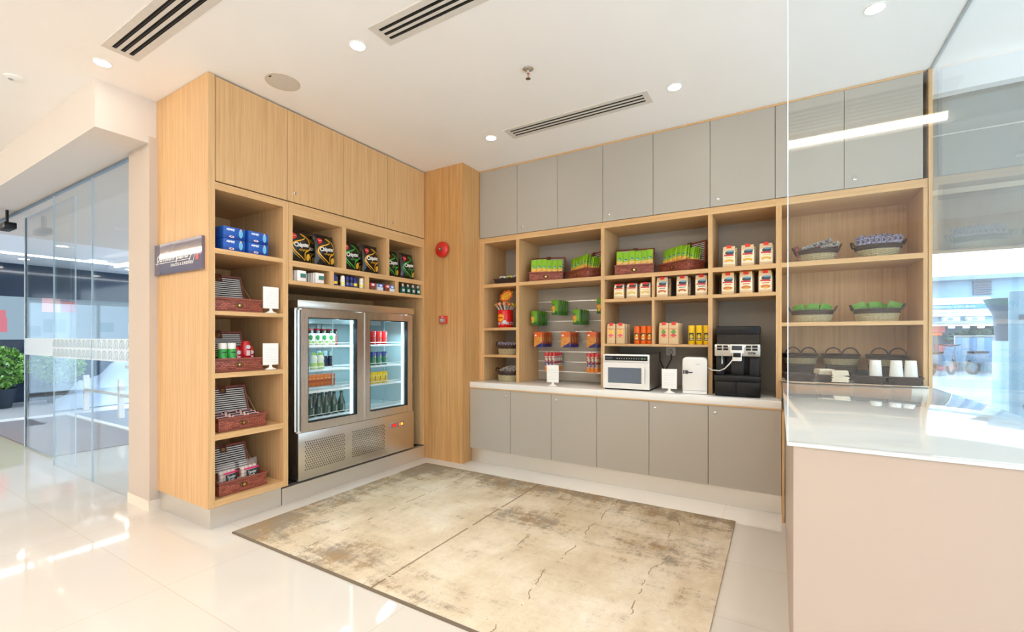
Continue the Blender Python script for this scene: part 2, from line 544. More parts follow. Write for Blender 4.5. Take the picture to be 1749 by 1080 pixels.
# ------------------------------------------------------------------ glazing at the right
w3 = pane('window_3', 0.025, 0.872, 1.68, 0.968, CZ, 'clear glass screen standing on the front of the white counter', ())
MB().box(-0.0015, 0.0015, -0.007, 0.007, 0, CZ - 0.968).build('glass_edge', 'glass_edge', w3)
w4 = bpy.data.objects.new('window_4', None); COL.objects.link(w4); w4.location = (0.868, 1.68, 0.968)
tag(w4, 'clear glass partition along the far long edge of the white counter', None, None, 'structure')
MB().box(0, 0.010, 0.004, 2.29, 0, CZ - 0.968).build('pane', 'glass', w4)
MB().box(-0.004, 0.014, 0.0, 2.30, CZ - 0.968 - 0.006, CZ - 0.968 - 0.001).build('track', plain('thin glazing channel', C(190, 196, 200), 0.4, metal=0.5), w4)
w5 = pane('window_5', 0.88, 3.05, 4.12, 0.0, 2.95, 'street window beyond the counter, under the roller blind')

TINT = 1
def fill_glazing(name, x, y0, y1, z1, label, mat='tint'):  # glazing added out of view to let in fill daylight
    r = bpy.data.objects.new(name, None); COL.objects.link(r); r.location = (x, y0, 0)
    tag(r, label, None, None, 'structure')
    L_ = y1 - y0; n = 5
    MB().box(-0.006, 0.006, 0.0, L_, 0.05, z1).build('pane', mat, r)
    f = MB()
    for i in range(n + 1): f.box(-0.03, 0.03, L_ * i / n - 0.025, L_ * i / n + 0.025, 0, z1)
    f.box(-0.03, 0.03, 0, L_, 0, 0.05); f.box(-0.03, 0.03, 0, L_, z1 - 0.05, z1)
    f.build('frame', plain('grey window frame', C(150, 154, 158), 0.4, metal=0.3), r)
M['tint'] = glass('dimmed fill glazing', (0.80, 0.83, 0.85, 1))
struct('wall_entrance', MB().box(-14.4, -9.2, 1.50, 1.58, 0, 2.76), 'wallpaint', 'pale wall beyond the open entrance door')
struct('wall_reflection_band', MB().box(-14.4, -14.25, -5.2, 1.58, 2.125, CZ), plain('dark reflection band', C(62, 80, 98), 0.6), 'added slate band above the unseen glazing, dimming the upper reflection in the glass')  # unseen band added to keep the upper glass reflection dark
fill_glazing('fill_window_6', -14.3, -5.2, 1.50, 2.12, 'added unseen glazing for daylight at the far side of the lobby', glass('dark fill glazing', (0.45, 0.50, 0.54, 1)))
fill_glazing('fill_window_7', 3.1, -5.2, 3.9, 2.965, 'added unseen glazing for daylight beyond the white counter')
# roller blind
bl = thing('roller_blind', 'translucent grey fabric roller blind half lowered over the street window', 'blind', (0.885, 4.075, 1.885))
def blind_mat():
    t = NT('sheer grey blind fabric')
    v = t.coord('Object', (300, 300, 300))
    nz = t.noise(v, 1.0, 2)
    v2 = t.coord('Object', (3, 3, 40)); n2 = t.noise(v2, 1.0, 3)
    d = t.n('ShaderNodeBsdfDiffuse'); d.inputs[0].default_value = C(142, 135, 122)
    tl = t.n('ShaderNodeBsdfTranslucent'); tl.inputs[0].default_value = C(74, 72, 66)
    tr = t.n('ShaderNodeBsdfTransparent'); tr.inputs[0].default_value = (0.9, 0.97, 1, 1)
    m1 = t.n('ShaderNodeMixShader'); m1.inputs[0].default_value = 0.35
    t.l(d.outputs[0], m1.inputs[1]); t.l(tl.outputs[0], m1.inputs[2])
    k = t.math('ADD', t.math('MULTIPLY', t.math('MULTIPLY', nz, n2), 0.10), 0.01)
    m2 = t.n('ShaderNodeMixShader'); t.l(k, m2.inputs[0]); t.l(m1.outputs[0], m2.inputs[1]); t.l(tr.outputs[0], m2.inputs[2])
    t.l(m2.outputs[0], t.out.inputs[0])
    return t.m
M['blind'] = blind_mat()
fb = MB()
NXB = 30
def fold(x, z): return 0.006 * math.sin(9 * x + 2.1 * z) * (0.4 + 0.6 * z)
for i in range(NXB):
    for j in range(8):
        xa, xb = 2.1 * i / NXB, 2.1 * (i + 1) / NXB; za, zb = 1.03 * j / 8, 1.03 * (j + 1) / 8
        fb.quad((xa, fold(xa, za), za), (xb, fold(xb, za), za), (xb, fold(xb, zb), zb), (xa, fold(xa, zb), zb))
fb.build('fabric', 'blind', bl, smooth=True)
MB().box(0, 2.1, -0.014, 0.014, -0.022, 0.004).build('bottom_rail', plain('grey blind rail', C(150, 150, 146), 0.5), bl, 0.004)
MB().box(0, 2.1, -0.014, -0.009, 0.37, 0.405).build('hem_band', plain('pale hem', C(186, 180, 166), 0.6), bl)
MB().box(0, 2.1, -0.012, -0.009, 0.768, 0.776).build('seam', plain('blind seam', C(196, 192, 180), 0.6), bl)

# ------------------------------------------------------------------ ceiling fittings
M['lamp'] = emit('lit downlight lens', (1.0, 0.93, 0.82, 1), 30.0)
def downlight():
    r = thing('ceiling_downlight', '', 'downlight')
    MB().lathe([(0.052, 0.0), (0.052, -0.003), (0.044, -0.004), (0.043, 0.0)], 28, cap=False).build('trim_ring', 'white', r, smooth=True)
    MB().lathe([(0.0, -0.0015), (0.043, -0.0015)], 28, cap=False).build('lens', 'lamp', r)
    return r
DL = Stock(downlight)
def lamp(x, y, z=CZ, w=42.0, col=(1.0, 0.965, 0.92), cone=125):
    li = bpy.data.lights.new('downlight', 'SPOT')
    li.energy = w; li.color = col; li.shadow_soft_size = 0.06; li.spot_size = math.radians(cone); li.spot_blend = 0.8
    o = bpy.data.objects.new('downlight', li); COL.objects.link(o); o.location = (x, y, z - 0.03)
    return o
for x, y, lb in ((-3.784, 1.14, 'round ceiling downlight beside the dropped bulkhead'),
                 (-2.216, 1.874, 'round ceiling downlight before the oak cupboards near the second air slot'),
                 (-2.215, 3.355, 'round ceiling downlight near the oak pillar'),
                 (-0.64, 3.343, 'round ceiling downlight before the grey cupboards'),
                 (-0.62, 1.30, 'round ceiling downlight over the front of the rug'),
                 (0.45, 3.1, 'round ceiling downlight over the white counter'),
                 (-2.2, 0.1, 'round ceiling downlight over the lobby floor'),
                 (-5.2, 0.2, 'round ceiling downlight over the bright entrance floor'),
                 (-0.5, -0.3, 'added unseen fill downlight behind the rug'), (-3.8, -0.3, 'added unseen fill downlight over the lobby floor before the bulkhead')):  # last two added behind the viewpoint to light the fronts
    DL.put((x, y, CZ), 0, lb, 'ceiling downlights')
    lamp(x, y, w=0.8 if x < -3.7 else 20.0 if y < 0.2 else 7.0 if y > 3.3 else 18.0, cone=172 if y < 0.2 else 95 if y > 3.0 else 125)
for x, n in ((-6.2, 'first'), (-3.6, 'second'), (-1.0, 'third'), (2.7, 'fourth')):  # rear row added out of view as soft frontal fill
    DL.put((x, -2.6, 2.965), 0, 'added unseen fill downlight in the lower rear ceiling, %s from the entrance side' % n, 'ceiling downlights')
    lamp(x, -2.6, 2.965, w=110.0, cone=172)
def slot_vent(x0, x1, y0, y1, label):
    r = thing('ceiling_vent', label, 'vent', (x0, (y0 + y1) / 2, CZ))
    L_, h = x1 - x0, (y1 - y0) / 2
    pitch = 2 * h / 3
    fr = MB()
    e = 0.03
    ys = []
    for k in range(3):
        cy = -h + pitch * (k + 0.5); ys.append((cy - pitch * 0.28, cy + pitch * 0.28))
    edges = [-h - e] + [q for p in ys for q in p] + [h + e]
    for k in range(0, len(edges), 2):
        fr.box(0.0, L_, edges[k], edges[k + 1], -0.004, 0.0)
    fr.box(-0.045, 0.0, -h - e, h + e, -0.004, 0.0); fr.box(L_, L_ + 0.045, -h - e, h + e, -0.004, 0.0)
    fr.build('frame', plain('pale vent frame', C(222, 214, 204), 0.6), r)
    sl = MB()
    for a, b in ys:
        sl.box(0, L_, a, b, -0.0012, -0.0002)
    sl.build('slot', 'dark', r)
    fi = MB()
    for a, b in ys:
        fi.box(0, L_, a + (b - a) * 0.55, a + (b - a) * 0.68, -0.0035, -0.0012)
    fi.build('blade', plain('dark vent blade', C(58, 52, 46), 0.5), r)
    return r
slot_vent(-3.52, -1.9, 1.095, 1.222, 'black triple slot air vent in the ceiling near the bulkhead')
slot_vent(-1.995, -0.4, 1.825, 1.945, 'black triple slot air vent in the ceiling between two downlights')
slot_vent(-2.0, -0.862, 3.312, 3.440, 'black triple slot air vent in the ceiling before the grey cupboards')
sp = thing('ceiling_speaker', 'round flush grey speaker in the ceiling above the oak cupboards', 'speaker', (-2.985, 1.875, CZ))
MB().lathe([(0.112, 0), (0.112, -0.003), (0.10, -0.004), (0.10, 0)], 36, cap=False).build('trim_ring', plain('speaker ring', C(214, 198, 180), 0.6), sp, smooth=True)
def mesh_grey():
    t = NT('speaker mesh'); v = t.coord('Object', (1, 1, 1)); vo = t.n('ShaderNodeTexVoronoi'); vo.inputs['Scale'].default_value = 260
    t.l(v, vo.inputs['Vector']); t.base(t.ramp(vo.outputs['Distance'], [(0.1, C(196, 186, 174)), (0.5, C(214, 206, 194))])); return t.set(0.6)
MB().lathe([(0.0, -0.006), (0.05, -0.0055), (0.10, -0.003)], 36, cap=False).build('grille', mesh_grey(), sp, smooth=True)
MB().box(-0.012, 0.012, -0.096, -0.088, -0.0065, -0.003).build('badge', 'black', sp)
sk = thing('ceiling_sprinkler', 'small chrome fire sprinkler hanging from the ceiling', 'sprinkler', (-1.434, 2.618, CZ))
MB().lathe([(0.036, 0), (0.036, -0.004), (0.02, -0.012), (0.012, -0.014)], 24, cap=False).build('rosette', 'chrome', sk, smooth=True)
MB().cyl((0, 0, -0.03), 0.009, 0.03, 12).build('stem', 'chrome', sk, smooth=True)
fk = MB()
for s in (-1, 1): fk.tube([(s * 0.008, 0, -0.028), (s * 0.014, 0, -0.042), (s * 0.006, 0, -0.062)], 0.003)
fk.build('frame_arm', 'chrome', sk)
MB().cyl((0, 0, -0.06), 0.004, 0.032, 8).build('bulb', 'red', sk)
MB().lathe([(0.0, -0.066), (0.017, -0.066), (0.017, -0.062), (0.0, -0.062)], 16, cap=False).build('deflector', 'chrome', sk)
sd = thing('ceiling_smoke_detector', 'flat white smoke detector on the ceiling above the entrance', 'smoke detector', (-4.52, 0.90, CZ))
MB().lathe([(0.055, 0), (0.055, -0.006), (0.035, -0.016), (0.0, -0.018)], 24, cap=False).build('body', 'white', sd, smooth=True)
MB().cyl((0.0, -0.02, -0.022), 0.012, 0.008, 12).build('sensor', plain('grey sensor', C(170, 176, 190), 0.5), sd)

# pillar devices
be = thing('fire_bell', 'round red fire bell on the oak pillar', 'fire bell', (-3.028, 3.68, 2.217))
MB().cyl((0, 0, 0), 0.03, 0.02, 16, axis='y').build('back_plate', 'black', be)
MB().lathe([(0.083, 0.016), (0.083, 0.03), (0.078, 0.044), (0.062, 0.054), (0.0, 0.058)], 36, axis='y', cap=False).build('gong', 'red', be, smooth=True)
MB().lathe([(0.022, 0.056), (0.022, 0.060), (0.0, 0.061)], 20, axis='y', cap=False).build('centre_plate', plain('bell centre', C(110, 96, 84), 0.4, metal=0.6), be)
MB().cyl((0, -0.061, 0), 0.008, 0.004, 10, axis='y').build('nut', 'chrome', be)
cp = thing('fire_call_point', 'small red fire call point on the oak pillar below the bell', 'call point', (-3.022, 3.68, 1.44))
MB().box(-0.05, 0.05, -0.03, 0, 0, 0.082).build('body', 'red', cp, 0.006)
text('lettering', 'FIRE', 0.018, 'white', cp, (0, -0.031, 0.068))
MB().box(-0.033, 0.033, -0.0335, -0.029, 0.012, 0.055).build('glass_plate', plain('call point plate', C(150, 130, 120), 0.3), cp)
text('lettering', 'BREAK\nGLASS', 0.014, 'white', cp, (0, -0.0345, 0.036))

# wall sign
def sign_mat():
    t = NT('mirror finish sign face')
    t.base(C(112, 106, 128))
    return t.set(0.03, metal=0.35, coat=0.6)
M['sign'] = sign_mat()
sg = thing('wall_sign', 'mirror faced pantry sign on the side of the oak cabinet', 'sign', (-3.687, 1.54, 1.76))
MB().box(-0.353, 0.353, -0.02, 0, 0, 0.226).build('panel', [M['sign']], sg)
text('lettering', 'pavilion pantry', 0.10, 'white', sg, (-0.045, -0.0205, 0.125), width=0.54, shear=0.25)
MB().box(-0.33, 0.20, -0.0212, -0.0203, 0.082, 0.085).build('underline', 'white', sg)
text('lettering', 'SNACKS & SUNDRIES', 0.03, 'white', sg, (0.07, -0.0205, 0.058), width=0.32)
MB().box(0.275, 0.312, -0.0215, -0.0203, 0.068, 0.104).build('red_badge', 'red', sg)
MB().tube([(0.235, -0.021, 0.05), (0.25, -0.021, 0.085), (0.262, -0.021, 0.11)], 0.0015, 4).build('flourish', 'white', sg)
# ------------------------------------------------------------------ left run: tall display cabinet
G = 0.003
def camlock(parent, loc, axis):
    """small keyed lock on a door face"""
    m = MB()
    if axis == 'x':
        m.lathe([(0.011, 0), (0.011, 0.003), (0.008, 0.005), (0.0, 0.005)], 16, (0, 0, 0), 0, 'x', cap=False)
    else:
        m.lathe([(0.011, 0), (0.011, 0.003), (0.008, 0.005), (0.0, 0.005)], 16, (0, 0, 0), 0, 'y', cap=False)
    o = m.build('lock', 'chrome', parent, smooth=True, loc=loc)
    k = MB()
    if axis == 'x': k.box(0.0045, 0.0056, -0.001, 0.001, -0.004, 0.004)
    else: k.box(-0.001, 0.001, -0.0056, -0.0045, -0.004, 0.004)
    k.build('keyhole', 'black', o)
    return o

tc = thing('display_cabinet', 'tall oak cabinet with five open shelves beside the glass entrance', 'cabinet', (XL, 1.54, 0))
def local(m, o=(XL, 1.54, 0)):
    m.v = [(a - o[0], b - o[1], c - o[2]) for a, b, c in m.v]
    return m
XB = -4.08
local(MB().box(XB, XL, 1.54, 1.582, 0.14, CZ - 0.003)).build('side_panel', 'wood', tc)
local(MB().box(XB, XL, 2.068, 2.110, 0.14, 2.357)).build('side_panel', 'wood', tc)
local(MB().box(XB, XB + 0.03, 1.582, 2.068, 0.14, 2.357)).build('back_panel', 'wood', tc)
local(MB().box(XB + 0.03, XL, 1.582, 2.068, 2.307, 2.357)).build('top_panel', 'wood_y', tc)
local(MB().box(XB + 0.03, XL, 1.582, 2.068, 0.14, 0.187)).build('bottom_panel', 'wood_y', tc)
for z, th in ((1.907, 0.034), (1.480, 0.028), (1.052, 0.034), (0.635, 0.040)):
    local(MB().box(XB + 0.03, XL, 1.582, 2.068, z - th, z)).build('shelf', 'wood_y', tc)
dr = local(MB().box(XL - 0.02, XL, 1.585, 2.102, 2.366, CZ - 0.012)).build('door', 'wood', tc)
local(MB().box(XB, XL - 0.021, 1.582, 2.108, 2.357, CZ - 0.003)).build('upper_box', 'gap', tc)
local(MB().box(XB + 0.04, XL, 1.552, 2.053, 0.0, 0.139)).build('plinth', 'steel_x', tc)

fs = thing('fridge_surround', 'oak cupboard housing with cubbyholes built round the drinks fridge', 'cabinet', (XL, 2.112, 0))
def lf(m): return local(m, (XL, 2.112, 0))
lf(MB().box(XB, XB + 0.03, 2.112, 3.676, 0.14, 2.357)).build('back_panel', 'wood', fs)
lf(MB().box(XB + 0.03, XL, 3.650, 3.676, 0.14, 2.357)).build('side_panel', 'wood', fs)
lf(MB().box(XB + 0.03, XL, 2.112, 3.650, 2.264, 2.357)).build('top_rail', 'wood_y', fs)
lf(MB().box(XB + 0.03, XL, 2.112, 3.650, 1.860, 1.904)).build('shelf', 'wood_y', fs)
lf(MB().box(XB + 0.03, XL, 2.112, 3.650, 1.716, 1.748)).build('shelf', 'wood_y', fs)
for a, b in ((2.112, 2.148), (2.613, 2.656), (3.125, 3.168), (3.630, 3.650)):
    lf(MB().box(XB + 0.03, XL, a, b, 1.904, 2.264)).build('divider', 'wood', fs)
for a, b in ((2.112, 2.148), (2.485, 2.528), (2.871, 2.914), (3.249, 3.292), (3.630, 3.650)):
    lf(MB().box(XB + 0.03, XL, a, b, 1.748, 1.860)).build('divider', 'wood', fs)
lf(MB().box(XB, XL - 0.021, 2.112, 3.676, 2.357, CZ - 0.003)).build('upper_box', 'gap', fs)
for (a, b), lk in zip(((2.106, 2.626), (2.630, 3.145), (3.149, 3.672)), (0, None, 0)):
    d = lf(MB().box(XL - 0.02, XL, a, b, 2.366, CZ - 0.012)).build('door', 'wood', fs)
    if lk is not None: camlock(d, (0.0, a + 0.06 - 2.112, 2.44), 'x')
lf(MB().box(XB + 0.04, XL, 2.060, 3.676, 0.0, 0.128)).build('plinth', 'steel_x', fs)
lf(MB().box(XB + 0.03, XL - 0.06, 2.112, 3.65, 0.128, 0.132)).build('fridge_deck', 'black_matt', fs)

# ------------------------------------------------------------------ back run
YB = 4.425
def bx(o): return lambda m: local(m, o)
DE = [-2.775, -2.308, -1.855, -1.395, -0.940, -0.482, -0.023, 0.404, 0.831]
places = ['beside the oak pillar', 'above the hanging snack packs', 'above the coffee machine', 'behind the glass screen']
locks = ((1,), (1,), (1,), (1,))
for k in range(4):
    a, b = DE[2 * k], DE[2 * k + 2]
    r = thing('overhead_cupboard', 'pair of flat grey overhead cupboard doors ' + places[k], 'cupboard', (a, YR, 2.36), 0, 'grey overhead cupboards')
    f = bx((a, YR, 2.36))
    f(MB().box(a + 0.001, b - 0.001, YR + 0.021, YB, 2.361, CZ - 0.003)).build('carcass', 'gap', r)
    f(MB().box(a, b, YR - 0.002, YR + 0.02, CZ - 0.016, CZ - 0.002)).build('top_trim', 'wood_x', r)
    for j in (0, 1):
        x0, x1 = DE[2 * k + j], DE[2 * k + j + 1]
        d = f(MB().box(x0 + 0.002, x1 - 0.002, YR, YR + 0.02, 2.364, CZ - 0.017)).build('door', 'grey', r)
        if j in locks[k]:
            camlock(d, ((x0 + 0.06) - a, 0.0, 0.062), 'y')

# open bays A to E: (left x of panel, left x of opening, right x of opening)
BAY = [(-2.780, -2.719, -2.322), (-2.322, -2.285, -1.414), (-1.414, -1.379, -0.498), (-0.498, -0.465, -0.019), (-0.019, 0.020, 0.831)]
CT = 0.833                                        # worktop
blab = ['narrow oak open shelf bay beside the pillar', 'oak open bay with a slotted grey display wall', 'oak open bay above the microwave',
        'oak open bay above the coffee machine', 'wide oak open bay behind the glass screen']
SH = [[1.863, 1.400, 1.112], [1.863], [1.863, 1.648, 1.238], [1.866, 1.648], [1.866, 1.411]]
TH = {1.863: 0.035, 1.866: 0.036, 1.400: 0.028, 1.112: 0.024, 1.648: 0.028, 1.238: 0.020, 1.411: 0.028}
for k, (xp, x0, x1) in enumerate(BAY):
    r = thing('open_shelving', blab[k], 'shelving', (xp, YR, CT), 0, 'oak open bays of the back run')
    f = bx((xp, YR, CT))
    zb = CT if k < 4 else 0.97
    f(MB().box(xp + 0.0005, x0, YR, YB, CT + 0.001, 2.303)).build('side_panel', 'wood', r)
    f(MB().box(xp + 0.0005, x1 if k < 4 else 0.854, YR, YB, 2.3035, 2.359)).build('top_panel', 'wood_x', r)
    f(MB().box(x0 - 0.01, x1, YB, YB + 0.02, zb, 2.359)).build('back_panel', 'grey_back' if k < 4 else 'wood', r)
    for z in SH[k]:
        f(MB().box(x0, x1, YR, YB, z - TH[z], z)).build('shelf', 'wood_x', r)
    if k == 2:
        f(MB().box(-0.951, -0.929, YR, YB, 1.238, 1.648 - 0.028)).build('divider', 'wood', r)
        f(MB().box(-0.951, -0.929, YR, YB, 1.648, 1.863 - 0.035)).build('divider', 'wood', r)
    if k == 4:
        f(MB().box(0.831, 0.854, YR, YB, zb, 2.303)).build('side_panel', 'wood', r)
ep = MB().box(0.856, 0.876, YR - 0.005, YB + 0.03, 0.0, CZ - 0.003).build('end_panel', 'wood'); ep.name = 'oak_upright'
tag(ep, 'full height oak upright closing the back run next to the street window', 'upright')

# worktop, base cupboards, plinth
ct = thing('countertop', 'long white worktop with oak edge strip under the open bays', 'worktop', (-2.78, 3.80, 0.765))
f = bx((-2.78, 3.80, 0.765))
f(MB().box(-2.778, 0.018, 3.80, YB + 0.02, 0.776, CT)).build('slab', 'white_top', ct, 0.002)
f(MB().box(-2.778, 0.018, 3.801, YB, 0.765, 0.7755)).build('edge_strip', 'wood_x', ct)
BE = [-2.778, -2.284, -1.835, -1.391, -0.932, -0.475, 0.018]
bpl = ['at the oak pillar end', 'in the middle of the run', 'nearest the white counter']
LK = {0: -2.333, 2: -1.785, 4: -0.883, 5: -0.426}
for k in range(3):
    a, b = BE[2 * k], BE[2 * k + 2]
    r = thing('base_cupboard', 'low grey two door cupboard under the white worktop ' + bpl[k], 'cupboard', (a, 3.805, 0.14), 0, 'grey base cupboards')
    f = bx((a, 3.805, 0.14))
    f(MB().box(a + 0.001, b - 0.001, 3.826, YB, 0.145, 0.764)).build('carcass', 'gap', r)
    for j in (0, 1):
        x0, x1 = BE[2 * k + j], BE[2 * k + j + 1]
        d = f(MB().box(x0 + 0.002, x1 - 0.002, 3.805, 3.825, 0.142, 0.763)).build('door', 'grey', r)
        if 2 * k + j in LK: camlock(d, (LK[2 * k + j] - a, 0.0, 0.57), 'y')
struct('baseboard_back', MB().box(-2.778, 0.018, 3.83, YB, 0, 0.1395), 'steel_x', 'brushed metal plinth under the grey base cupboards')
pn = MB().box(0.020, 0.036, 3.66, YB, 0, 0.775).build('oak_end_board', 'wood')
tag(pn, 'narrow oak end board between the grey cupboards and the white counter', 'board')

# white peninsula counter
rc = thing('service_counter', 'long cream fronted counter with polished white top and glass screen', 'counter', (0.022, 1.665, 0))
f = bx((0.022, 1.665, 0))
f(MB().box(0.040, 0.870, 1.668, 3.78, 0, 0.957)).build('body', 'cream', rc)
f(MB().box(0.022, 0.876, 1.66, 3.972, 0.957, 0.967)).build('top_slab', 'counter_top', rc, 0.0015)
f(MB().box(0.022, 0.829, 3.972, YB - 0.002, 0.957, 0.967)).build('top_slab', 'counter_top', rc)

# rug
def rug_mat():
    t = NT('distressed cream and brown rug pile')
    v = t.coord('Object')
    grain = t.noise(v, 190, 2, 0.6)
    fine = t.noise(v, 38, 5, 0.7)
    big = t.noise(t.coord('Object', (1.0, 0.8, 1)), 2.2, 5, 0.6, 0.3)
    # blocky worn patches: noise drawn out along the weave in both directions
    na = t.noise(t.coord('Object', (1.0, 3.2, 1), loc=(3.1, 1.7, 0)), 3.0, 6, 0.68, 0.15)
    nb = t.noise(t.coord('Object', (3.4, 1.0, 1), loc=(7.3, 4.1, 0)), 2.6, 6, 0.68, 0.15)
    blot = t.math('MULTIPLY', t.math('ADD', na, nb), 0.5)
    sp = t.n('ShaderNodeSeparateXYZ'); t.l(v, sp.inputs[0])
    x, y = sp.outputs['X'], sp.outputs['Y']
    def band(c, lo, hi, w):          # 1 at hi, 0 at lo
        k = t.math('DIVIDE', t.math('SUBTRACT', c, lo), hi - lo, True)
        return t.math('MULTIPLY', k, w)
    def spot(cx, cy, rx, ry, w):
        a = t.math('DIVIDE', t.math('SUBTRACT', x, cx), rx); b = t.math('DIVIDE', t.math('SUBTRACT', y, cy), ry)
        d = t.math('SQRT', t.math('ADD', t.math('MULTIPLY', a, a), t.math('MULTIPLY', b, b)))
        return t.math('MULTIPLY', t.math('SUBTRACT', 1.0, d, True), w)
    bias = None
    for k in (band(x, 0.55, 0.05, 0.17), band(y, 1.45, 1.85, 0.17), band(x, 1.6, 2.8, 0.03), spot(1.58, 1.18, 0.42, 0.26, 0.26), spot(2.45, 1.25, 0.5, 0.4, 0.14),
              spot(0.9, 0.12, 0.55, 0.40, 0.20), spot(1.6, 0.10, 0.5, 0.22, 0.12), spot(0.1, 0.2, 0.5, 0.4, 0.12), spot(1.05, 1.75, 0.6, 0.3, 0.08)):
        bias = k if bias is None else t.math('ADD', bias, k)
    s = t.math('ADD', t.math('ADD', t.math('MULTIPLY', blot, 0.95), t.math('MULTIPLY', fine, 0.42)), bias)
    s = t.math('ADD', s, t.math('MULTIPLY', t.math('SUBTRACT', grain, 0.5), 0.30))
    mask = t.ramp(s, [(0.765, 0.0), (0.90, 1.0)])
    veil = t.ramp(s, [(0.68, 0.0), (0.84, 1.0)])
    basec = t.ramp(t.math('ADD', t.math('MULTIPLY', big, 0.7), t.math('MULTIPLY', fine, 0.3)), [(0.36, C(204, 184, 154)), (0.50, C(222, 205, 178)), (0.62, C(234, 222, 202))])
    basec = t.mix(t.math('MULTIPLY', veil, 0.30), basec, C(176, 152, 120))
    dark = t.ramp(t.noise(v, 6, 3), [(0.38, C(146, 134, 120)), (0.6, C(156, 128, 94))])
    col = t.mix(t.math('MULTIPLY', mask, 0.86), basec, dark)
    # long worn creases, broken and wandering
    crk = None
    for cx, wd, am, th, ph in ((0.62, 0.0035, 0.05, 0.50, 0.0), (1.31, 0.006, 0.02, 0.40, 3.0), (2.02, 0.003, 0.22, 0.50, 6.0), (2.52, 0.0025, 0.25, 0.52, 9.0), (1.72, 0.0025, 0.06, 0.54, 12.0)):
        wob = t.math('MULTIPLY', t.math('SUBTRACT', t.noise(t.coord('Object', (0.25, 1.0, 1), loc=(ph, ph, 0)), 3.0, 7, 0.6), 0.5), am)
        d = t.math('ABSOLUTE', t.math('ADD', t.math('SUBTRACT', x, cx), wob))
        m = t.math('LESS_THAN', d, t.math('MULTIPLY', t.math('ADD', fine, 0.2), wd * 1.6))
        brk = t.math('GREATER_THAN', t.noise(t.coord('Object', (0.6, 2.2, 1), loc=(ph, 0, 0)), 2.4, 4), th)
        m = t.math('MULTIPLY', m, brk)
        crk = m if crk is None else t.math('MAXIMUM', crk, m)
    col = t.mix(t.math('MULTIPLY', crk, 0.75), col, C(122, 100, 74))
    gk = t.ramp(grain, [(0.3, (0.86, 0.86, 0.86, 1)), (0.6, (1, 1, 1, 1))])
    mu = t.n('ShaderNodeMix', data_type='RGBA', blend_type='MULTIPLY'); mu.inputs[0].default_value = 1.0
    t.l(col, mu.inputs[6]); t.l(gk, mu.inputs[7])
    t.base(mu.outputs[2])
    t.bump(t.math('ADD', grain, t.math('MULTIPLY', fine, 0.6)), 0.35, 0.006)
    return t.set(0.95, spec=0.1)
rg = thing('area_rug', 'large distressed cream and brown rug on the tiled floor', 'rug', (-3.11, 1.60, 0.0))
MB().box(0.0, 2.85, 0.012, 1.90, 0.0005, 0.012).build('pile', rug_mat(), rg, 0.004)
MB().box(0.0, 2.85, -0.002, 0.012, 0.0005, 0.009).build('binding', plain('rug binding', C(120, 104, 86), 0.9), rg)
# ------------------------------------------------------------------ woven things
def weave_mat(name, a, b, bw=0.03, bh=0.011, mortar=0.0022):
    t = NT(name)
    tc = t.n('ShaderNodeTexCoord')
    bt = t.n('ShaderNodeTexBrick'); t.l(tc.outputs['UV'], bt.inputs['Vector'])
    bt.inputs['Scale'].default_value = 1.0
    bt.inputs['Brick Width'].default_value = bw; bt.inputs['Row Height'].default_value = bh
    bt.inputs['Mortar Size'].default_value = mortar; bt.inputs['Mortar Smooth'].default_value = 0.5
    bt.inputs['Color1'].default_value = a; bt.inputs['Color2'].default_value = b
    bt.inputs['Mortar'].default_value = tuple(0.30 * k for k in a[:3]) + (1,)
    t.base(bt.outputs['Color'])
    inv = t.math('SUBTRACT', 1.0, bt.outputs['Fac'])
    t.bump(inv, 0.7, 0.004)
    return t.set(0.45, spec=0.5)
M['hamper'] = weave_mat('red brown wicker', C(186, 100, 76), C(130, 62, 48), 0.026, 0.0125, 0.0022)
M['hamper_rim'] = plain('red brown wicker binding', C(146, 76, 60), 0.5, var=0.3, scale=120)
M['darkwick'] = weave_mat('dark brown wicker', C(74, 48, 40), C(56, 36, 32), 0.022, 0.009)
M['leather'] = plain('brown leather', C(92, 48, 28), 0.5, var=0.15)
def stripe_mat():
    t = NT('black and white striped lining')
    tc = t.n('ShaderNodeTexCoord'); sp = t.n('ShaderNodeSeparateXYZ'); t.l(tc.outputs['Object'], sp.inputs[0])
    s = t.math('SINE', t.math('MULTIPLY', sp.outputs['Z'], 2 * PI / 0.0165))
    t.base(t.mix(t.math('GREATER_THAN', s, 0.05), C(226, 220, 212), C(40, 34, 38)))
    return t.set(0.85, spec=0.1)
M['stripe'] = stripe_mat()
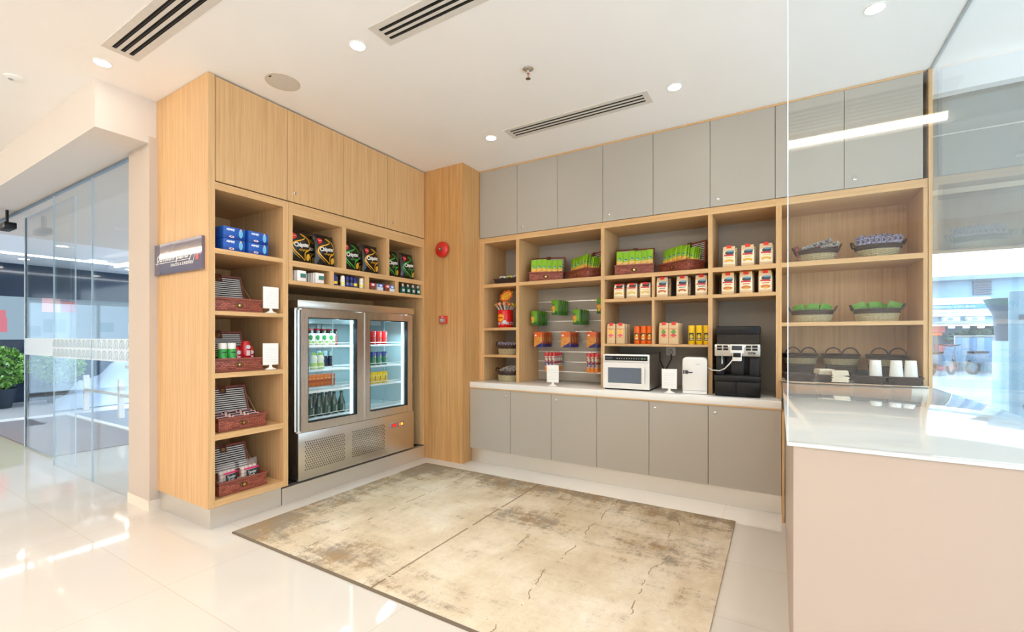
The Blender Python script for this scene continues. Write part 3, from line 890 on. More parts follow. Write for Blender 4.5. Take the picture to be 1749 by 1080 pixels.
def hamper(w=0.335, d=0.24, h=0.09, lid=0.20, back=20):
    def make():
        r = thing('wicker_hamper', '', 'hamper')
        m = MB(); e = 0.008
        m.box(-w / 2, w / 2, -d / 2, -d / 2 + e, 0.006, h); m.box(-w / 2, w / 2, d / 2 - e, d / 2, 0.006, h)
        m.box(-w / 2, -w / 2 + e, -d / 2 + e, d / 2 - e, 0.006, h); m.box(w / 2 - e, w / 2, -d / 2 + e, d / 2 - e, 0.006, h)
        m.box(-w / 2 + e, w / 2 - e, -d / 2 + e, d / 2 - e, 0.006, 0.012)
        m.build('body', 'hamper', r, 0.002)
        for z, rr in ((0.006, 0.006), (h, 0.008)):
            k = 0.001
            t = MB().tube([(-w / 2 - k, -d / 2 - k, z), (w / 2 + k, -d / 2 - k, z), (w / 2 + k, d / 2 + k, z), (-w / 2 - k, d / 2 + k, z)], rr, 8, closed=True)
            t.build('rim', 'hamper_rim', r, smooth=True)
        # open lid leaning back on the rear edge
        a = math.radians(-back)
        l = MB()
        l.box(-w / 2, w / 2, 0.0, 0.022, 0, lid)
        lo = l.build('lid', 'hamper', r, 0.003, loc=(0, d / 2 - 0.004, h + 0.006), rot=(a, 0, 0))
        fr = MB().tube([(-w / 2, 0.002, 0), (-w / 2, 0.002, lid), (w / 2, 0.002, lid), (w / 2, 0.002, 0)], 0.009, 8)
        fr.build('lid_binding', 'hamper_rim', lo, smooth=True)
        MB().box(-w / 2 + 0.012, w / 2 - 0.012, -0.0025, 0.0, 0.004, lid - 0.012).build('lining', 'stripe', lo)
        tb = MB().box(-0.024, 0.024, -0.012, -0.003, lid - 0.055, lid + 0.012).build('tab', 'leather', lo, 0.004)
        # clasp on the front
        MB().lathe([(0.030, 0), (0.030, 0.003), (0.0, 0.004)], 20, (0, -d / 2 - 0.001, h * 0.52), 0, 'y', sy=0.55, cap=False).build('clasp_plate', 'leather', r)
        cl = MB().lathe([(0.010, 0.003), (0.010, 0.007), (0.0, 0.008)], 14, (0, -d / 2 - 0.001, h * 0.52), 0, 'y', cap=False)
        for s in (-1, 1): cl.lathe([(0.003, 0.003), (0.0, 0.006)], 8, (s * 0.02, -d / 2 - 0.001, h * 0.52), 0, 'y', cap=False)
        cl.build('clasp', 'gold', r, smooth=True)
        MB().lathe([(0.010, 0), (0.010, 0.003), (0.005, 0.003), (0.005, 0)], 14, (0, -0.012, lid - 0.03), 0, 'y', cap=False).build('eyelet', 'gold', tb, smooth=True)
        for s in (-1, 1):
            top = Vector((0, 0.002, lid * 0.72)); top.rotate(Euler((a, 0, 0))); top += Vector((s * w / 2, d / 2 - 0.004, h + 0.006))
            MB().tube([top, (s * (w / 2 - 0.004), d * 0.05, h)], 0.0022, 5).build('cord', plain('tan cord', C(180, 150, 104), 0.7), r)
        return r
    return make
HAM = Stock(hamper())
PLX = lambda off, y, z: (XL - off, y, z)
S = [1.907, 1.480, 1.052, 0.635, 0.187]            # shelf tops, tall cabinet
q = PI / 2
HAM.put(PLX(0.168, 1.768, S[1]), q, 'empty open wicker hamper with striped lid on the shelf below the blue tissue boxes', 'wicker hampers')
HAM.put(PLX(0.168, 1.768, S[2]), q, 'open wicker hamper holding green and red toiletry bottles', 'wicker hampers')
HAM.put(PLX(0.160, 1.792, S[3]), q, 'open wicker hamper holding small wrapped cotton pad packs', 'wicker hampers')
HAM.put(PLX(0.160, 1.795, S[4]), q, 'open wicker hamper on the lowest shelf holding cotton wool bags', 'wicker hampers')
hB = 1.863
HAM_S = Stock(hamper(0.345, 0.20, 0.09, 0.175, 6))
HB1 = (-2.055, 4.165, hB, math.radians(18)); HB2 = (-1.652, 4.18, hB, math.radians(-33))
HC1 = (-1.15, 4.165, hB, math.radians(12)); HC2 = (-0.748, 4.185, hB, math.radians(-34))
for p, lb in ((HB1, 'wicker hamper of green snack packs nearest the pillar, above the slotted display wall'),
              (HB2, 'wicker hamper of green snack packs set askew above the slotted display wall'),
              (HC1, 'wicker hamper of green and teal snack packs above the microwave'),
              (HC2, 'wicker hamper of green snack packs set askew with striped lid, above the paper bags')):
    HAM_S.put(p[:3], p[3], lb, 'wicker hampers')
def inside(p, x, y, z):
    a = p[3]
    return (p[0] + x * math.cos(a) - y * math.sin(a), p[1] + x * math.sin(a) + y * math.cos(a), p[2] + z)

# ------------------------------------------------------------------ round cane baskets
M['cane'] = plain('pale cane', C(212, 196, 156), 0.55, var=0.25, scale=90)
M['cane_dark'] = plain('dark brown cane', C(66, 46, 40), 0.5, var=0.25, scale=90)
def basket(rx=0.12, ry=0.085, h=0.075, flare=1.18, handles='side', rim=0.022):
    def make():
        r = thing('cane_basket', '', 'basket')
        n = 28; rows = 8
        def at(a, k, off=0.0):
            f = (1 + (flare - 1) * k)
            return ((rx * f + off) * math.cos(a), (ry * f + off) * math.sin(a))
        m = MB()
        for j in range(rows):
            k = (j + 0.5) / rows
            pts = []
            for i in range(n * 2):
                a = 2 * PI * i / (n * 2)
                o = 0.0022 * (1 if (i // 2 + j) % 2 == 0 else -1)
                x, y = at(a, k, o)
                pts.append((x, y, h * k))
            m.tube(pts, h / rows * 0.42, 4, closed=True)
        for i in range(n):
            a = 2 * PI * (i + 0.25) / n
            x0, y0 = at(a, 0); x1, y1 = at(a, 1)
            m.tube([(x0, y0, 0), (x1, y1, h)], 0.0022, 4)
        pts = [at(2 * PI * i / 32, 0) for i in range(32)]
        m.prism([(x, y) for x, y in pts], 0.0005, 0.005)
        o_ = len(m.f)
        sh = MB().lathe([(1.0, 0.003), (flare, h)], 32, (0, 0, 0), 1, sx=rx - 0.0045, sy=ry - 0.0045, cap=False)
        m.add(sh.v, sh.f, 1)
        m.build('woven_side', ['cane', 'cane_dark'], r, smooth=True)
        rm = MB()
        for z, rr in ((h, 0.007), (h + rim * 0.5, 0.008), (h + rim, 0.007)):
            rm.tube([at(2 * PI * i / 40, 1 + (z - h) / h * 0.8) + (z,) for i in range(40)], rr, 6, closed=True)
        rm.build('rim', 'cane_dark', r, smooth=True)
        for s in (-1, 1):
            if handles == 'side':
                cx = s * rx * flare * 1.05
                pts = [(cx + s * (0.002 + 0.018 * math.sin(t)), 0.045 * math.cos(t), h + rim - 0.004 + 0.040 * math.sin(t)) for t in [PI * i / 10 for i in range(11)]]
            else:
                cx = s * rx * 0.55
                pts = [(cx + 0.05 * math.cos(t), -ry * 1.0, h + rim + 0.055 * math.sin(t)) for t in [PI * i / 12 for i in range(13)]]
            MB().tube(pts, 0.006, 6).build('handle', 'cane_dark', r, smooth=True)
        return r
    return make
BK_A = Stock(basket(0.105, 0.085, 0.07, 1.12, 'side', 0.026))
BK = Stock(basket(0.112, 0.085, 0.062, 1.14, 'side', 0.022))
BK_H = Stock(basket(0.095, 0.080, 0.055, 1.20, 'top', 0.022))
bA3 = (-2.50, 4.13, 1.112); bA4 = (-2.485, 4.10, CT)
BK_A.put(bA3, 0.0, 'cane basket of purple wrapped bars in the narrow bay by the pillar', 'cane baskets')
BK_A.put(bA4, 0.0, 'cane basket of brown wrapped bars standing on the worktop by the pillar', 'cane baskets')
bE1 = (0.245, 4.10, 1.866); bE2 = (0.610, 4.10, 1.866); bE3 = (0.218, 4.10, 1.411); bE4 = (0.604, 4.10, 1.411)
BK.put(bE1, -0.05, 'cane basket of dark chocolate bars on the top shelf behind the glass screen', 'cane baskets')
BK.put(bE2, 0.05, 'cane basket heaped with purple chocolate bars near the oak upright', 'cane baskets')
BK.put(bE3, 0.0, 'cane basket of green packets behind the vertical edge of the glass screen', 'cane baskets')
BK.put(bE4, 0.0, 'cane basket of green packets on the lower shelf near the oak upright', 'cane baskets')
for i, (x, lb) in enumerate(((0.150, 'empty cane basket with hoop handles behind the napkins, next to the shelf panel'),
                             (0.412, 'empty cane basket with hoop handles between two others behind the napkins'),
                             (0.690, 'empty cane basket with hoop handles behind the paper cups'))):
    BK_H.put((x, 4.30, 1.085), 0.0, lb, 'empty cane baskets')
# low dark wicker stand carrying the empty baskets
for x, lb in ((0.150, 'dark wicker box under the empty basket next to the shelf panel'), (0.412, 'dark wicker box under the middle empty basket'), (0.690, 'dark wicker box under the empty basket behind the cups')):
    r = thing('wicker_box', lb, 'box', (x, 4.30, 0.967), 0, 'dark wicker boxes')
    MB().box(-0.095, 0.095, -0.09, 0.09, 0.001, 0.118).build('body', 'darkwick', r, 0.004)
    MB().tube([(-0.096, -0.091, 0.108), (0.096, -0.091, 0.108), (0.096, 0.091, 0.108), (-0.096, 0.091, 0.108)], 0.005, 6, closed=True).build('rim', 'cane_dark', r)

# ------------------------------------------------------------------ packets and bars
def packet(w, h, d, mat, name='snack_packet', cat='packet', **kw):
    def make():
        r = thing(name, '', cat)
        MB().pouch(w, h, d, **kw).build('pouch', mat, r, smooth=True)
        return r
    return make
LIME = C(132, 184, 28); LIME_D = C(54, 120, 36)
def snack_art(name, main, second, w=0.062, h=0.15):
    return art(name, LIME, [('r', -w, w, -0.01, 0.035 * h / 0.15, LIME_D if second is None else second),
                            ('e', 0, 0.055 * h / 0.15, w * 0.42, 0.026 * h / 0.15, main), ('s', -w / 2, w / 2, 0.02, 0.085 * h / 0.15, 90, 0.55, C(236, 206, 90)),
                            ('e', 0.004, 0.098 * h / 0.15, 0.014, 0.008, C(40, 96, 150)), ('r', -0.012, 0.012, 0.092 * h / 0.15, 0.096 * h / 0.15, C(240, 240, 230))], 0.35, 0.012, 60)
M['pk_orange'] = snack_art('lime packet with orange print', C(238, 140, 70), C(240, 200, 70))
M['pk_teal'] = snack_art('lime packet with teal print', C(232, 150, 110), C(40, 130, 96))
PK_O = Stock(packet(0.054, 0.175, 0.018, 'pk_orange')); PK_T = Stock(packet(0.054, 0.175, 0.018, 'pk_teal'))
def fill(p, stock, n, where, xs, y=-0.058, tilt=-0.12, rows=1):
    for j in range(rows):
        for i in range(n):
            x = xs[0] + (xs[1] - xs[0]) * i / (n - 1)
            loc = inside(p, x, y + 0.032 * j, 0.016 + random.uniform(0.034, 0.052) + 0.004 * j)
            stock.put(loc, p[3] + random.uniform(-.04, .04),
                      'green snack packet, %s from pillar side, %s row of %s' % (ORD[i], ['front', 'second', 'rear'][j], where), 'green snack packets', (tilt, 0))
fill(HB1, PK_O, 6, 'hamper nearest pillar', (-0.136, 0.136))
fill(HB2, PK_O, 5, 'askew hamper above display wall', (-0.136, 0.082), rows=2)
fill(HC1, PK_T, 6, 'hamper above microwave', (-0.136, 0.136))
fill(HC2, PK_O, 5, 'askew hamper with striped lid', (-0.136, 0.082), rows=2)
for j in range(2):
    PK_O.put(inside(HB1, -0.132, -0.020 + 0.03 * j, 0.03), HB1[3] + 0.1, 'green snack packet behind front row, pillar end of first hamper, %s back' % ORD[j], 'green snack packets', (-0.12, 0))
    PK_T.put(inside(HC1, -0.132, -0.020 + 0.03 * j, 0.03), HC1[3] + 0.1, 'green snack packet behind front row, pillar end of microwave hamper, %s back' % ORD[j], 'green snack packets', (-0.12, 0))
# askew hampers: packs turned sideways filling the near end
for p, wn in ((HB2, 'askew hamper above display wall'), (HC2, 'askew hamper with striped lid')):
    for j in range(4):
        PK_O.put(inside(p, 0.130, -0.028 + 0.024 * j, 0.040), p[3], 'green snack packet seen edge on, near end of %s, %s back' % (wn, ORD[j]), 'green snack packets', (-0.2, 0))

def bar_mat(name, a, b, c, s=60):
    t = NT(name)
    v = t.coord('Object', (1, 1, 1)); f = t.noise(v, s, 3, 0.7, 1.0)
    t.base(t.ramp(f, [(0.40, a), (0.47, b), (0.56, a), (0.63, c)]))
    return t.set(0.3, spec=0.6)
M['bar_purple'] = bar_mat('purple bar wrapper', C(62, 48, 88), C(196, 190, 214), C(44, 32, 44))
M['bar_brown'] = bar_mat('brown bar wrapper', C(64, 48, 42), C(206, 198, 190), C(38, 28, 26))
M['bar_red'] = bar_mat('dark bar wrapper with red', C(44, 36, 34), C(176, 44, 38), C(150, 140, 132), 40)
BP = Stock(packet(0.034, 0.115, 0.020, 'bar_purple', 'chocolate_bar', 'chocolate bar', nz=6)); BB = Stock(packet(0.034, 0.115, 0.020, 'bar_brown', 'chocolate_bar', 'chocolate bar', nz=6))
BR = Stock(packet(0.034, 0.115, 0.020, 'bar_red', 'chocolate_bar', 'chocolate bar', nz=6))
def upright(b, stock, n, rx, what, z=0.012, lean=0.25, yy=-0.045, rows=1):
    for j in range(rows):
        for i in range(n):
            u = (i / (n - 1) - 0.5) * 2
            stock.put((b[0] + rx * u, b[1] + yy + 0.045 * j, b[2] + z + random.uniform(0, .008)), random.uniform(-.3, .3),
                      '%s, %s along the %s row' % (what, ORD[i], ['front', 'second'][j]), 'wrapped bars', (-0.18 + random.uniform(-.08, .08), lean * u))
def across(b, stock, n, rx, what, z):
    for i in range(n):
        u = (i / (n - 1) - 0.5) * 2
        stock.put((b[0] + rx * u - 0.035, b[1] - 0.04 + 0.02 * (i % 3), b[2] + z + 0.014 * (i % 3)), random.uniform(-.25, .25),
                  '%s, %s lying across the top' % (what, ORD[i]), 'wrapped bars', (0.0, PI / 2 - 0.15 + random.uniform(-.15, .15)))
upright(bA3, BP, 7, 0.085, 'purple wrapped bar in the narrow bay basket', 0.015, 0.2)
across(bA4, BB, 6, 0.055, 'brown wrapped bar in the worktop basket', 0.105)
upright(bE1, BR, 8, 0.095, 'dark bar upright in basket behind the glass edge', 0.01, 0.28)
across(bE1, BB, 4, 0.06, 'dark bar in basket behind the glass edge', 0.10)
upright(bE2, BP, 9, 0.095, 'purple bar heaped in basket near the oak upright', 0.035, 0.28)
upright(bE2, BP, 8, 0.085, 'purple bar at rear of basket near the oak upright', 0.055, 0.28, 0.01)
M['pk_green'] = art('plain green packet', C(92, 150, 36), [('r', -0.03, 0.03, 0.07, 0.085, C(56, 112, 34)), ('e', 0, 0.05, 0.02, 0.02, C(150, 190, 80))], 0.4)
PG = Stock(packet(0.075, 0.125, 0.014, 'pk_green', 'green_packet', 'packet', nz=6))
for b, wn in ((bE3, 'basket behind the glass edge'), (bE4, 'lower basket near the oak upright')):
    for i in range(5):
        PG.put((b[0] - 0.065 + 0.033 * i, b[1] - 0.02 + 0.018 * (i % 2), b[2] + 0.022), random.uniform(-.35, .35),
               'plain green packet, %s from the glass edge in the %s' % (ORD[i], wn), 'plain green packets', (-0.25 - 0.2 * (i % 2), 0.35 * (i - 2) / 2))

# ------------------------------------------------------------------ card holders
def card_holder():
    r = thing('card_holder', '', 'card holder')
    MB().box(-0.060, 0.060, -0.004, 0.006, 0.035, 0.200).build('plate', 'white', r, 0.0015)
    t = art('printed price card', C(242, 240, 234), [('r', -0.045, 0.045, 0.06 + 0.014 * k, 0.062 + 0.014 * k, C(206, 202, 196)) for k in range(8)], 0.5)
    MB().box(-0.052, 0.052, -0.0055, -0.0040, 0.045, 0.190).build('card', t, r)
    MB().lathe([(0.045, 0.001), (0.045, 0.004), (0.030, 0.010), (0.013, 0.018), (0.010, 0.034), (0.014, 0.040), (0.0, 0.041)], 24, sy=0.55).build('base', 'white', r, smooth=True)
    return r
CH = Stock(card_holder)
CH.put(PLX(0.030, 1.990, S[1]), q, 'white card holder beside the empty wicker hamper', 'white card holders')
CH.put(PLX(0.030, 1.988, S[2]), q, 'white card holder beside the green and red bottles', 'white card holders')
CH.put((-1.845, 3.855, CT), 0.1, 'white card holder on the worktop before the slotted display wall', 'white card holders')
CH.put((-0.783, 3.875, CT), 0.1, 'white card holder on the worktop between the microwave and the small white fridge', 'white card holders')

# ------------------------------------------------------------------ tall cabinet goods
M['tissue'] = art('blue tissue box print', C(28, 84, 172), [('r', -0.08, 0.08, 0.0, 0.022, C(20, 62, 140)), ('e', 0.045, 0.045, 0.014, 0.03, C(120, 190, 222)), ('e', 0.045, 0.072, 0.006, 0.008, C(228, 190, 160)),
                    ('r', -0.055, 0.0, 0.060, 0.068, C(226, 236, 246)), ('e', -0.02, 0.015, 0.018, 0.007, C(230, 230, 236)), ('e', -0.02, 0.015, 0.010, 0.004, C(200, 60, 80))], 0.35)
def tissue():
    r = thing('tissue_box', '', 'tissue box')
    MB().box(-0.077, 0.077, -0.11, 0.11, 0, 0.083).build('carton', 'tissue', r, 0.003)
    text('lettering', 'AMC', 0.026, 'white', r, (-0.028, -0.1105, 0.062), shear=0.15)
    return r
TB = Stock(tissue)
rowname = ['next to the side panel, half hidden', 'in the middle stack', 'in the stack beside the empty shelf space']
for i, y in enumerate((1.628 - 0.08, 1.713, 1.885)):
    if i == 0: continue
    for j in range(2):
        TB.put(PLX(0.13, y, S[0] + 0.0845 * j), q + 0.06, 'blue tissue box %s, %s' % (rowname[i], ['lower one', 'upper one'][j]), 'blue tissue boxes')
for j in range(2):
    TB.put(PLX(0.37, 1.69, S[0] + 0.0845 * j), q, 'blue tissue box behind the middle stack, ' + ['lower one', 'upper one'][j], 'blue tissue boxes')
def shampoo():
    r = thing('shampoo_bottle', '', 'bottle')
    MB().lathe([(0.027, 0), (0.030, 0.004), (0.031, 0.06), (0.029, 0.108), (0.025, 0.112)], 20).build('bottle', art('green bottle', C(58, 158, 62), [('r', -0.012, 0.012, 0.03, 0.05, C(230, 240, 226)), ('r', -0.016, 0.016, 0.085, 0.092, C(20, 60, 34))], 0.3, front_only=False), r, smooth=True)
    MB().lathe([(0.026, 0.112), (0.0285, 0.114), (0.0285, 0.152), (0.026, 0.156), (0.0, 0.157)], 20, cap=False).build('cap', 'white', r, smooth=True)
    text('lettering', 'SHAMPOO', 0.010, 'black', r, (0, -0.032, 0.089), width=0.032)
    return r
SB = Stock(shampoo)
hy, hz = 1.768, S[2] + 0.0140
for i, (a, b) in enumerate(((-0.090, 0.13), (-0.026, 0.135), (-0.122, 0.225))):
    SB.put(PLX(b - 0.03, hy + a, hz + 0.035), q, ['green shampoo bottle with white cap next to the side panel', 'green shampoo bottle with white cap next to the red bottles', 'green shampoo bottle with white cap half hidden by the cabinet side'][i], 'green shampoo bottles')
def redb():
    r = thing('shower_gel_bottle', '', 'bottle')
    t = NT('red translucent bottle'); t.base(C(176, 20, 30)); mr = t.set(0.12, coat=0.5)
    MB().lathe([(0.030, 0), (0.034, 0.006), (0.034, 0.085), (0.032, 0.108), (0.022, 0.128), (0.0, 0.132)], 22, cap=False).build('bottle', mr, r, smooth=True)
    MB().lathe([(0.015, 0), (0.015, 0.002), (0, 0.002)], 18, (0, -0.0335, 0.085), 0, 'y', cap=False).build('emblem', plain('silver badge', C(206, 196, 200), 0.3), r)
    MB().box(-0.013, 0.013, -0.0352, -0.0335, 0.022, 0.06).build('label', plain('pale label text', C(220, 176, 180), 0.4), r)
    return r
RB = Stock(redb)
for i, (a, b) in enumerate(((0.028, 0.14), (0.072, 0.100), (0.118, 0.14))):
    RB.put(PLX(b, hy + a, hz + 0.04 * (0 if i != 1 else 1) + 0.035), q, ['red shower gel bottle behind, next to the green bottles', 'red shower gel bottle in front of two others', 'red shower gel bottle behind, next to the card holder'][i], 'red shower gel bottles')
# riser in the hamper (folded paper) so that the bottles stand up out of it
for p, h, nm in (((PLX(0.168, hy, S[2] + 0.0140)), 0.030, 'folded paper lining under the toiletry bottles'),):
    r = thing('paper_lining', nm, 'paper', p, q)
    MB().box(-0.155, 0.155, -0.105, 0.105, 0.0, h).build('fold', 'paper', r)
M['padpack'] = art('cotton pad pack print', C(236, 220, 206), [('r', -0.03, 0.03, 0.006, 0.034, C(38, 52, 52)), ('r', -0.022, 0.022, 0.016, 0.022, C(220, 220, 214)), ('r', -0.05, 0.05, 0.046, 0.050, C(222, 90, 140))], 0.45, front_only=False)
def padpack():
    r = thing('cotton_pad_pack', '', 'pack')
    MB().box(-0.045, 0.045, -0.014, 0.014, 0, 0.052).build('pack', 'padpack', r, 0.005)
    MB().box(-0.034, 0.034, -0.0152, -0.0138, 0.006, 0.042).build('label', plain('dark pack label', C(40, 52, 54), 0.4), r)
    text('lettering', 'Tender', 0.014, 'white', r, (0, -0.0154, 0.027)); text('lettering', 'Soft', 0.014, 'white', r, (0, -0.0154, 0.015))
    return r
PP = Stock(padpack)
for i in range(3):
    for j in range(3):
        PP.put(PLX(0.085 + 0.05 * j, 1.792 - 0.106 + 0.106 * i, S[3] + 0.052 + 0.008 * j), q + random.uniform(-.08, .08),
               'small cotton pad pack, %s from the side panel in the %s row of the hamper' % (ORD[i], ['front', 'middle', 'back'][j]), 'cotton pad packs', (-0.75, 0))
r = thing('paper_lining', 'folded paper lining under the cotton pad packs', 'paper', PLX(0.160, 1.792, S[3] + 0.0140), q)
MB().box(-0.155, 0.155, -0.105, 0.105, 0.0, 0.03).build('fold', 'paper', r)
M['bagfilm'] = film('clear plastic bag', C(232, 226, 224), 0.15, 0.2)
def wool():
    r = thing('cotton_wool_bag', '', 'bag')
    MB().pouch(0.135, 0.16, 0.075, nx=8, nz=9).build('film', 'bagfilm', r, smooth=True)
    rr = random.Random(3)
    m = MB()
    for i in range(16):
        x, z = (i % 4 - 1.5) * 0.028, 0.022 + (i // 4) * 0.026
        rad = 0.0155
        m.lathe([(0, -rad), (rad * .75, -rad * .65), (rad, 0), (rad * .75, rad * .65), (0, rad)], 8, (x, rr.uniform(-.006, .006), z), cap=False)
    m.build('cotton_balls', plain('cotton balls', C(238, 214, 196), 0.9), r, smooth=True)
    o = MB().box(-0.040, 0.044, -0.0405, -0.0395, 0.022, 0.086).build('label', plain('dark bag label', C(36, 50, 54), 0.4), r)
    text('lettering', 'Tender', 0.028, 'white', r, (0.002, -0.0408, 0.066), width=0.062, shear=0.1)
    text('lettering', 'Soft', 0.028, 'white', r, (0.0, -0.0408, 0.043), shear=0.1)
    MB().lathe([(0.008, 0), (0, 0.0005)], 14, (0.030, -0.0405, 0.034), 0, 'y', cap=False).build('pink_dot', plain('pink', C(236, 92, 140), 0.4), r)
    MB().box(-0.050, 0.054, -0.0400, -0.0390, 0.090, 0.102).build('pink_band', plain('pink band', C(214, 40, 110), 0.4), r)
    return r
WB = Stock(wool)
for i, (y, a) in enumerate(((1.712, 0.18), (1.862, 0.05))):
    WB.put(PLX(0.095, y, S[4] + 0.046), q + a, ['plastic bag of cotton wool balls next to the side panel on the lowest shelf', 'plastic bag of cotton wool balls standing further out on the lowest shelf'][i], 'cotton wool bags', (-0.1, 0))
r = thing('paper_lining', 'folded paper lining under the cotton wool bags', 'paper', PLX(0.160, 1.795, S[4] + 0.0140), q)
MB().box(-0.155, 0.155, -0.105, 0.105, 0.0, 0.03).build('fold', 'paper', r)

# ------------------------------------------------------------------ crisp bags
def crisps(colname, col, sub):
    W_, H_, D_ = 0.200, 0.270, 0.085
    def surf(x, z):
        u, v = 2 * x / W_, z / H_
        e = max(0.0, 1 - min(1, abs(u)) ** 2.6) ** 0.55
        vv = min(max((v - 0.06) / 0.88, 0), 1)
        return -(D_ / 2 * e * max(0.0, math.sin(PI * vv)) ** 0.5 + 0.0006) - 0.0012
    def ribbon(pts, w):
        m = MB(); L_, R_ = [], []
        # smooth the polyline
        P = [Vector((a, b)) for a, b in pts]
        Q = []
        for i in range(len(P) - 1):
            p0, p1, p2, p3 = P[max(i - 1, 0)], P[i], P[i + 1], P[min(i + 2, len(P) - 1)]
            for s in range(6):
                t = s / 6
                Q.append(0.5 * ((2 * p1) + (p2 - p0) * t + (2 * p0 - 5 * p1 + 4 * p2 - p3) * t * t + (3 * p1 - p0 - 3 * p2 + p3) * t ** 3))
        Q.append(P[-1])
        for i, p in enumerate(Q):
            d = (Q[min(i + 1, len(Q) - 1)] - Q[max(i - 1, 0)]).normalized(); n = Vector((-d.y, d.x))
            k = w * (0.35 + 0.65 * math.sin(PI * min(max(i / (len(Q) - 1), 0.02), 0.98)))
            for lst, s in ((L_, 1), (R_, -1)):
                g = p + n * (s * k / 2)
                lst.append((g.x, surf(g.x, g.y) - 0.0008, g.y))
        for i in range(len(Q) - 1): m.quad(L_[i], R_[i], R_[i + 1], L_[i + 1])
        return m
    def make():
        r = thing('crisp_bag', '', 'crisp bag')
        MB().pouch(W_, H_, D_, nx=12, nz=12).build('bag', plain('black foil bag ' + colname, C(30, 27, 26), 0.25, var=0.2, scale=25), r, smooth=True)
        cm = plain(colname + ' swoosh', col, 0.4)
        sw = ribbon([(0.0, 0.235), (0.035, 0.205), (0.0, 0.18), (-0.06, 0.155), (-0.078, 0.12), (-0.055, 0.08), (0.0, 0.045), (0.04, 0.022)], 0.010)
        s2 = ribbon([(0.005, 0.238), (0.06, 0.205), (0.085, 0.15), (0.075, 0.115), (0.035, 0.085), (0.03, 0.06), (0.042, 0.022)], 0.010)
        s3 = ribbon([(0.015, 0.238), (0.072, 0.198), (0.094, 0.145)], 0.004)
        s4 = ribbon([(-0.09, 0.12), (-0.066, 0.07), (-0.01, 0.032)], 0.004)
        off = len(sw.v)
        for s_ in (s2, s3, s4): sw.add(s_.v, s_.f)
        sw.build('swoosh', cm, r, smooth=True)
        text('lettering', 'Chipster', 0.05, 'white', r, (0.004, surf(0.0, 0.135) - 0.001, 0.140), width=0.142, spin=0.1, fat=0.0014, warp=surf)
        text('lettering', sub, 0.022, cm, r, (0.012, surf(0.0, 0.10) - 0.001, 0.100), width=0.075, spin=0.1, warp=surf)
        d = MB(); cx, cz = -0.062, 0.205
        pts = [(cx - 0.028, cz + 0.012), (cx - 0.008, cz - 0.03), (cx + 0.024, cz - 0.008), (cx + 0.022, cz + 0.014), (cx, cz + 0.024)]
        y = min(surf(a, b) for a, b in pts) - 0.001
        d.prism(pts, y, y + 0.004, axis='y').build('logo', plain('red crisp logo', C(214, 36, 34), 0.4), r)
        MB().tube([(cx - 0.018, y - 0.001, cz + 0.004), (cx - 0.004, y - 0.001, cz), (cx + 0.018, y - 0.001, cz + 0.006)], 0.0018, 4).build('logo_script', 'white', r)
        p = MB(); pts = []
        for i in range(20):
            a = 2 * PI * i / 20
            g = (0.066 + 0.021 * math.cos(a) * (1 + .12 * math.sin(3 * a)), 0.05 + 0.027 * math.sin(a))
            pts.append((g[0], surf(*g) - 0.0012, g[1]))
        p.add(pts, [tuple(range(20))]).build('crisp_picture', plain('crisp picture', C(240, 184, 56), 0.5, var=0.2, scale=60), r, smooth=True)
        return r
    return make
CB_Y = Stock(crisps('yellow', C(240, 176, 30), 'Original')); CB_G = Stock(crisps('green', C(60, 190, 60), 'Hot & Spicy'))
zc = 1.905
for st, off, y, a, lb in ((CB_Y, 0.065, 2.251, 0.05, 'black crisp bag with yellow swoosh in the first cubby, next to the tall cabinet'),
                      (CB_Y, 0.165, 2.372, 0.10, 'black crisp bag with yellow swoosh standing behind two others in the first cubby'),
                      (CB_Y, 0.060, 2.482, 0.05, 'black crisp bag with yellow swoosh at the open end of the first cubby'),
                      (CB_G, 0.070, 2.760, 0.05, 'black crisp bag with green swoosh beside yellow ones in the middle cubby'),
                      (CB_Y, 0.165, 2.872, 0.10, 'black crisp bag with yellow swoosh standing behind in the middle cubby'),
                      (CB_Y, 0.060, 2.985, 0.05, 'black crisp bag with yellow swoosh in front in the middle cubby'),
                      (CB_G, 0.080, 3.274, 0.08, 'black crisp bag with green swoosh next to the divider in the cubby by the pillar'),
                      (CB_G, 0.060, 3.480, 0.05, 'black crisp bag with green swoosh on the pillar side of its cubby')):
    st.put(PLX(off, y, zc), q + a, lb, 'crisp bags', (-0.10, 0))

# small cubbies
zs = 1.749
def soap():
    r = thing('tissue_pack', '', 'pack')
    MB().box(-0.040, 0.040, -0.012, 0.012, 0, 0.086).build('pack', plain('white wrap', C(242, 236, 230), 0.5, var=0.05), r, 0.004)
    lb = MB().box(-0.012, 0.036, -0.0128, -0.0118, 0.030, 0.062).build('label', plain('green pack label', C(60, 128, 112), 0.4), r)
    MB().box(-0.012, 0.036, -0.0128, -0.0118, 0.026, 0.030).build('pink_band', plain('pink pack band', C(222, 120, 160), 0.4), r)
    return r
SP = Stock(soap)
for i, y in enumerate((2.232, 2.398)):
    for j in range(5):
        SP.put(PLX(0.02 + 0.0255 * j, y - 0.004 * j, zs), q, 'white wrapped tissue pack, %s back in the file %s' % (ORD[j], ['next to the tall cabinet', 'nearer the deodorants'][i]), 'white tissue packs')
def roll(name, body, cap, lab):
    def make():
        r = thing('deodorant_bottle', '', 'bottle')
        MB().lathe([(0.018, 0), (0.020, 0.003), (0.020, 0.058), (0.017, 0.064)], 16).build('bottle', art(name, body, [('r', -0.02, 0.02, 0.012, 0.036, lab)], 0.3, front_only=False), r, smooth=True)
        MB().lathe([(0.017, 0.064), (0.019, 0.066), (0.019, 0.082), (0.012, 0.093), (0.0, 0.096)], 16, cap=False).build('cap', cap, r, smooth=True)
        return r
    return make
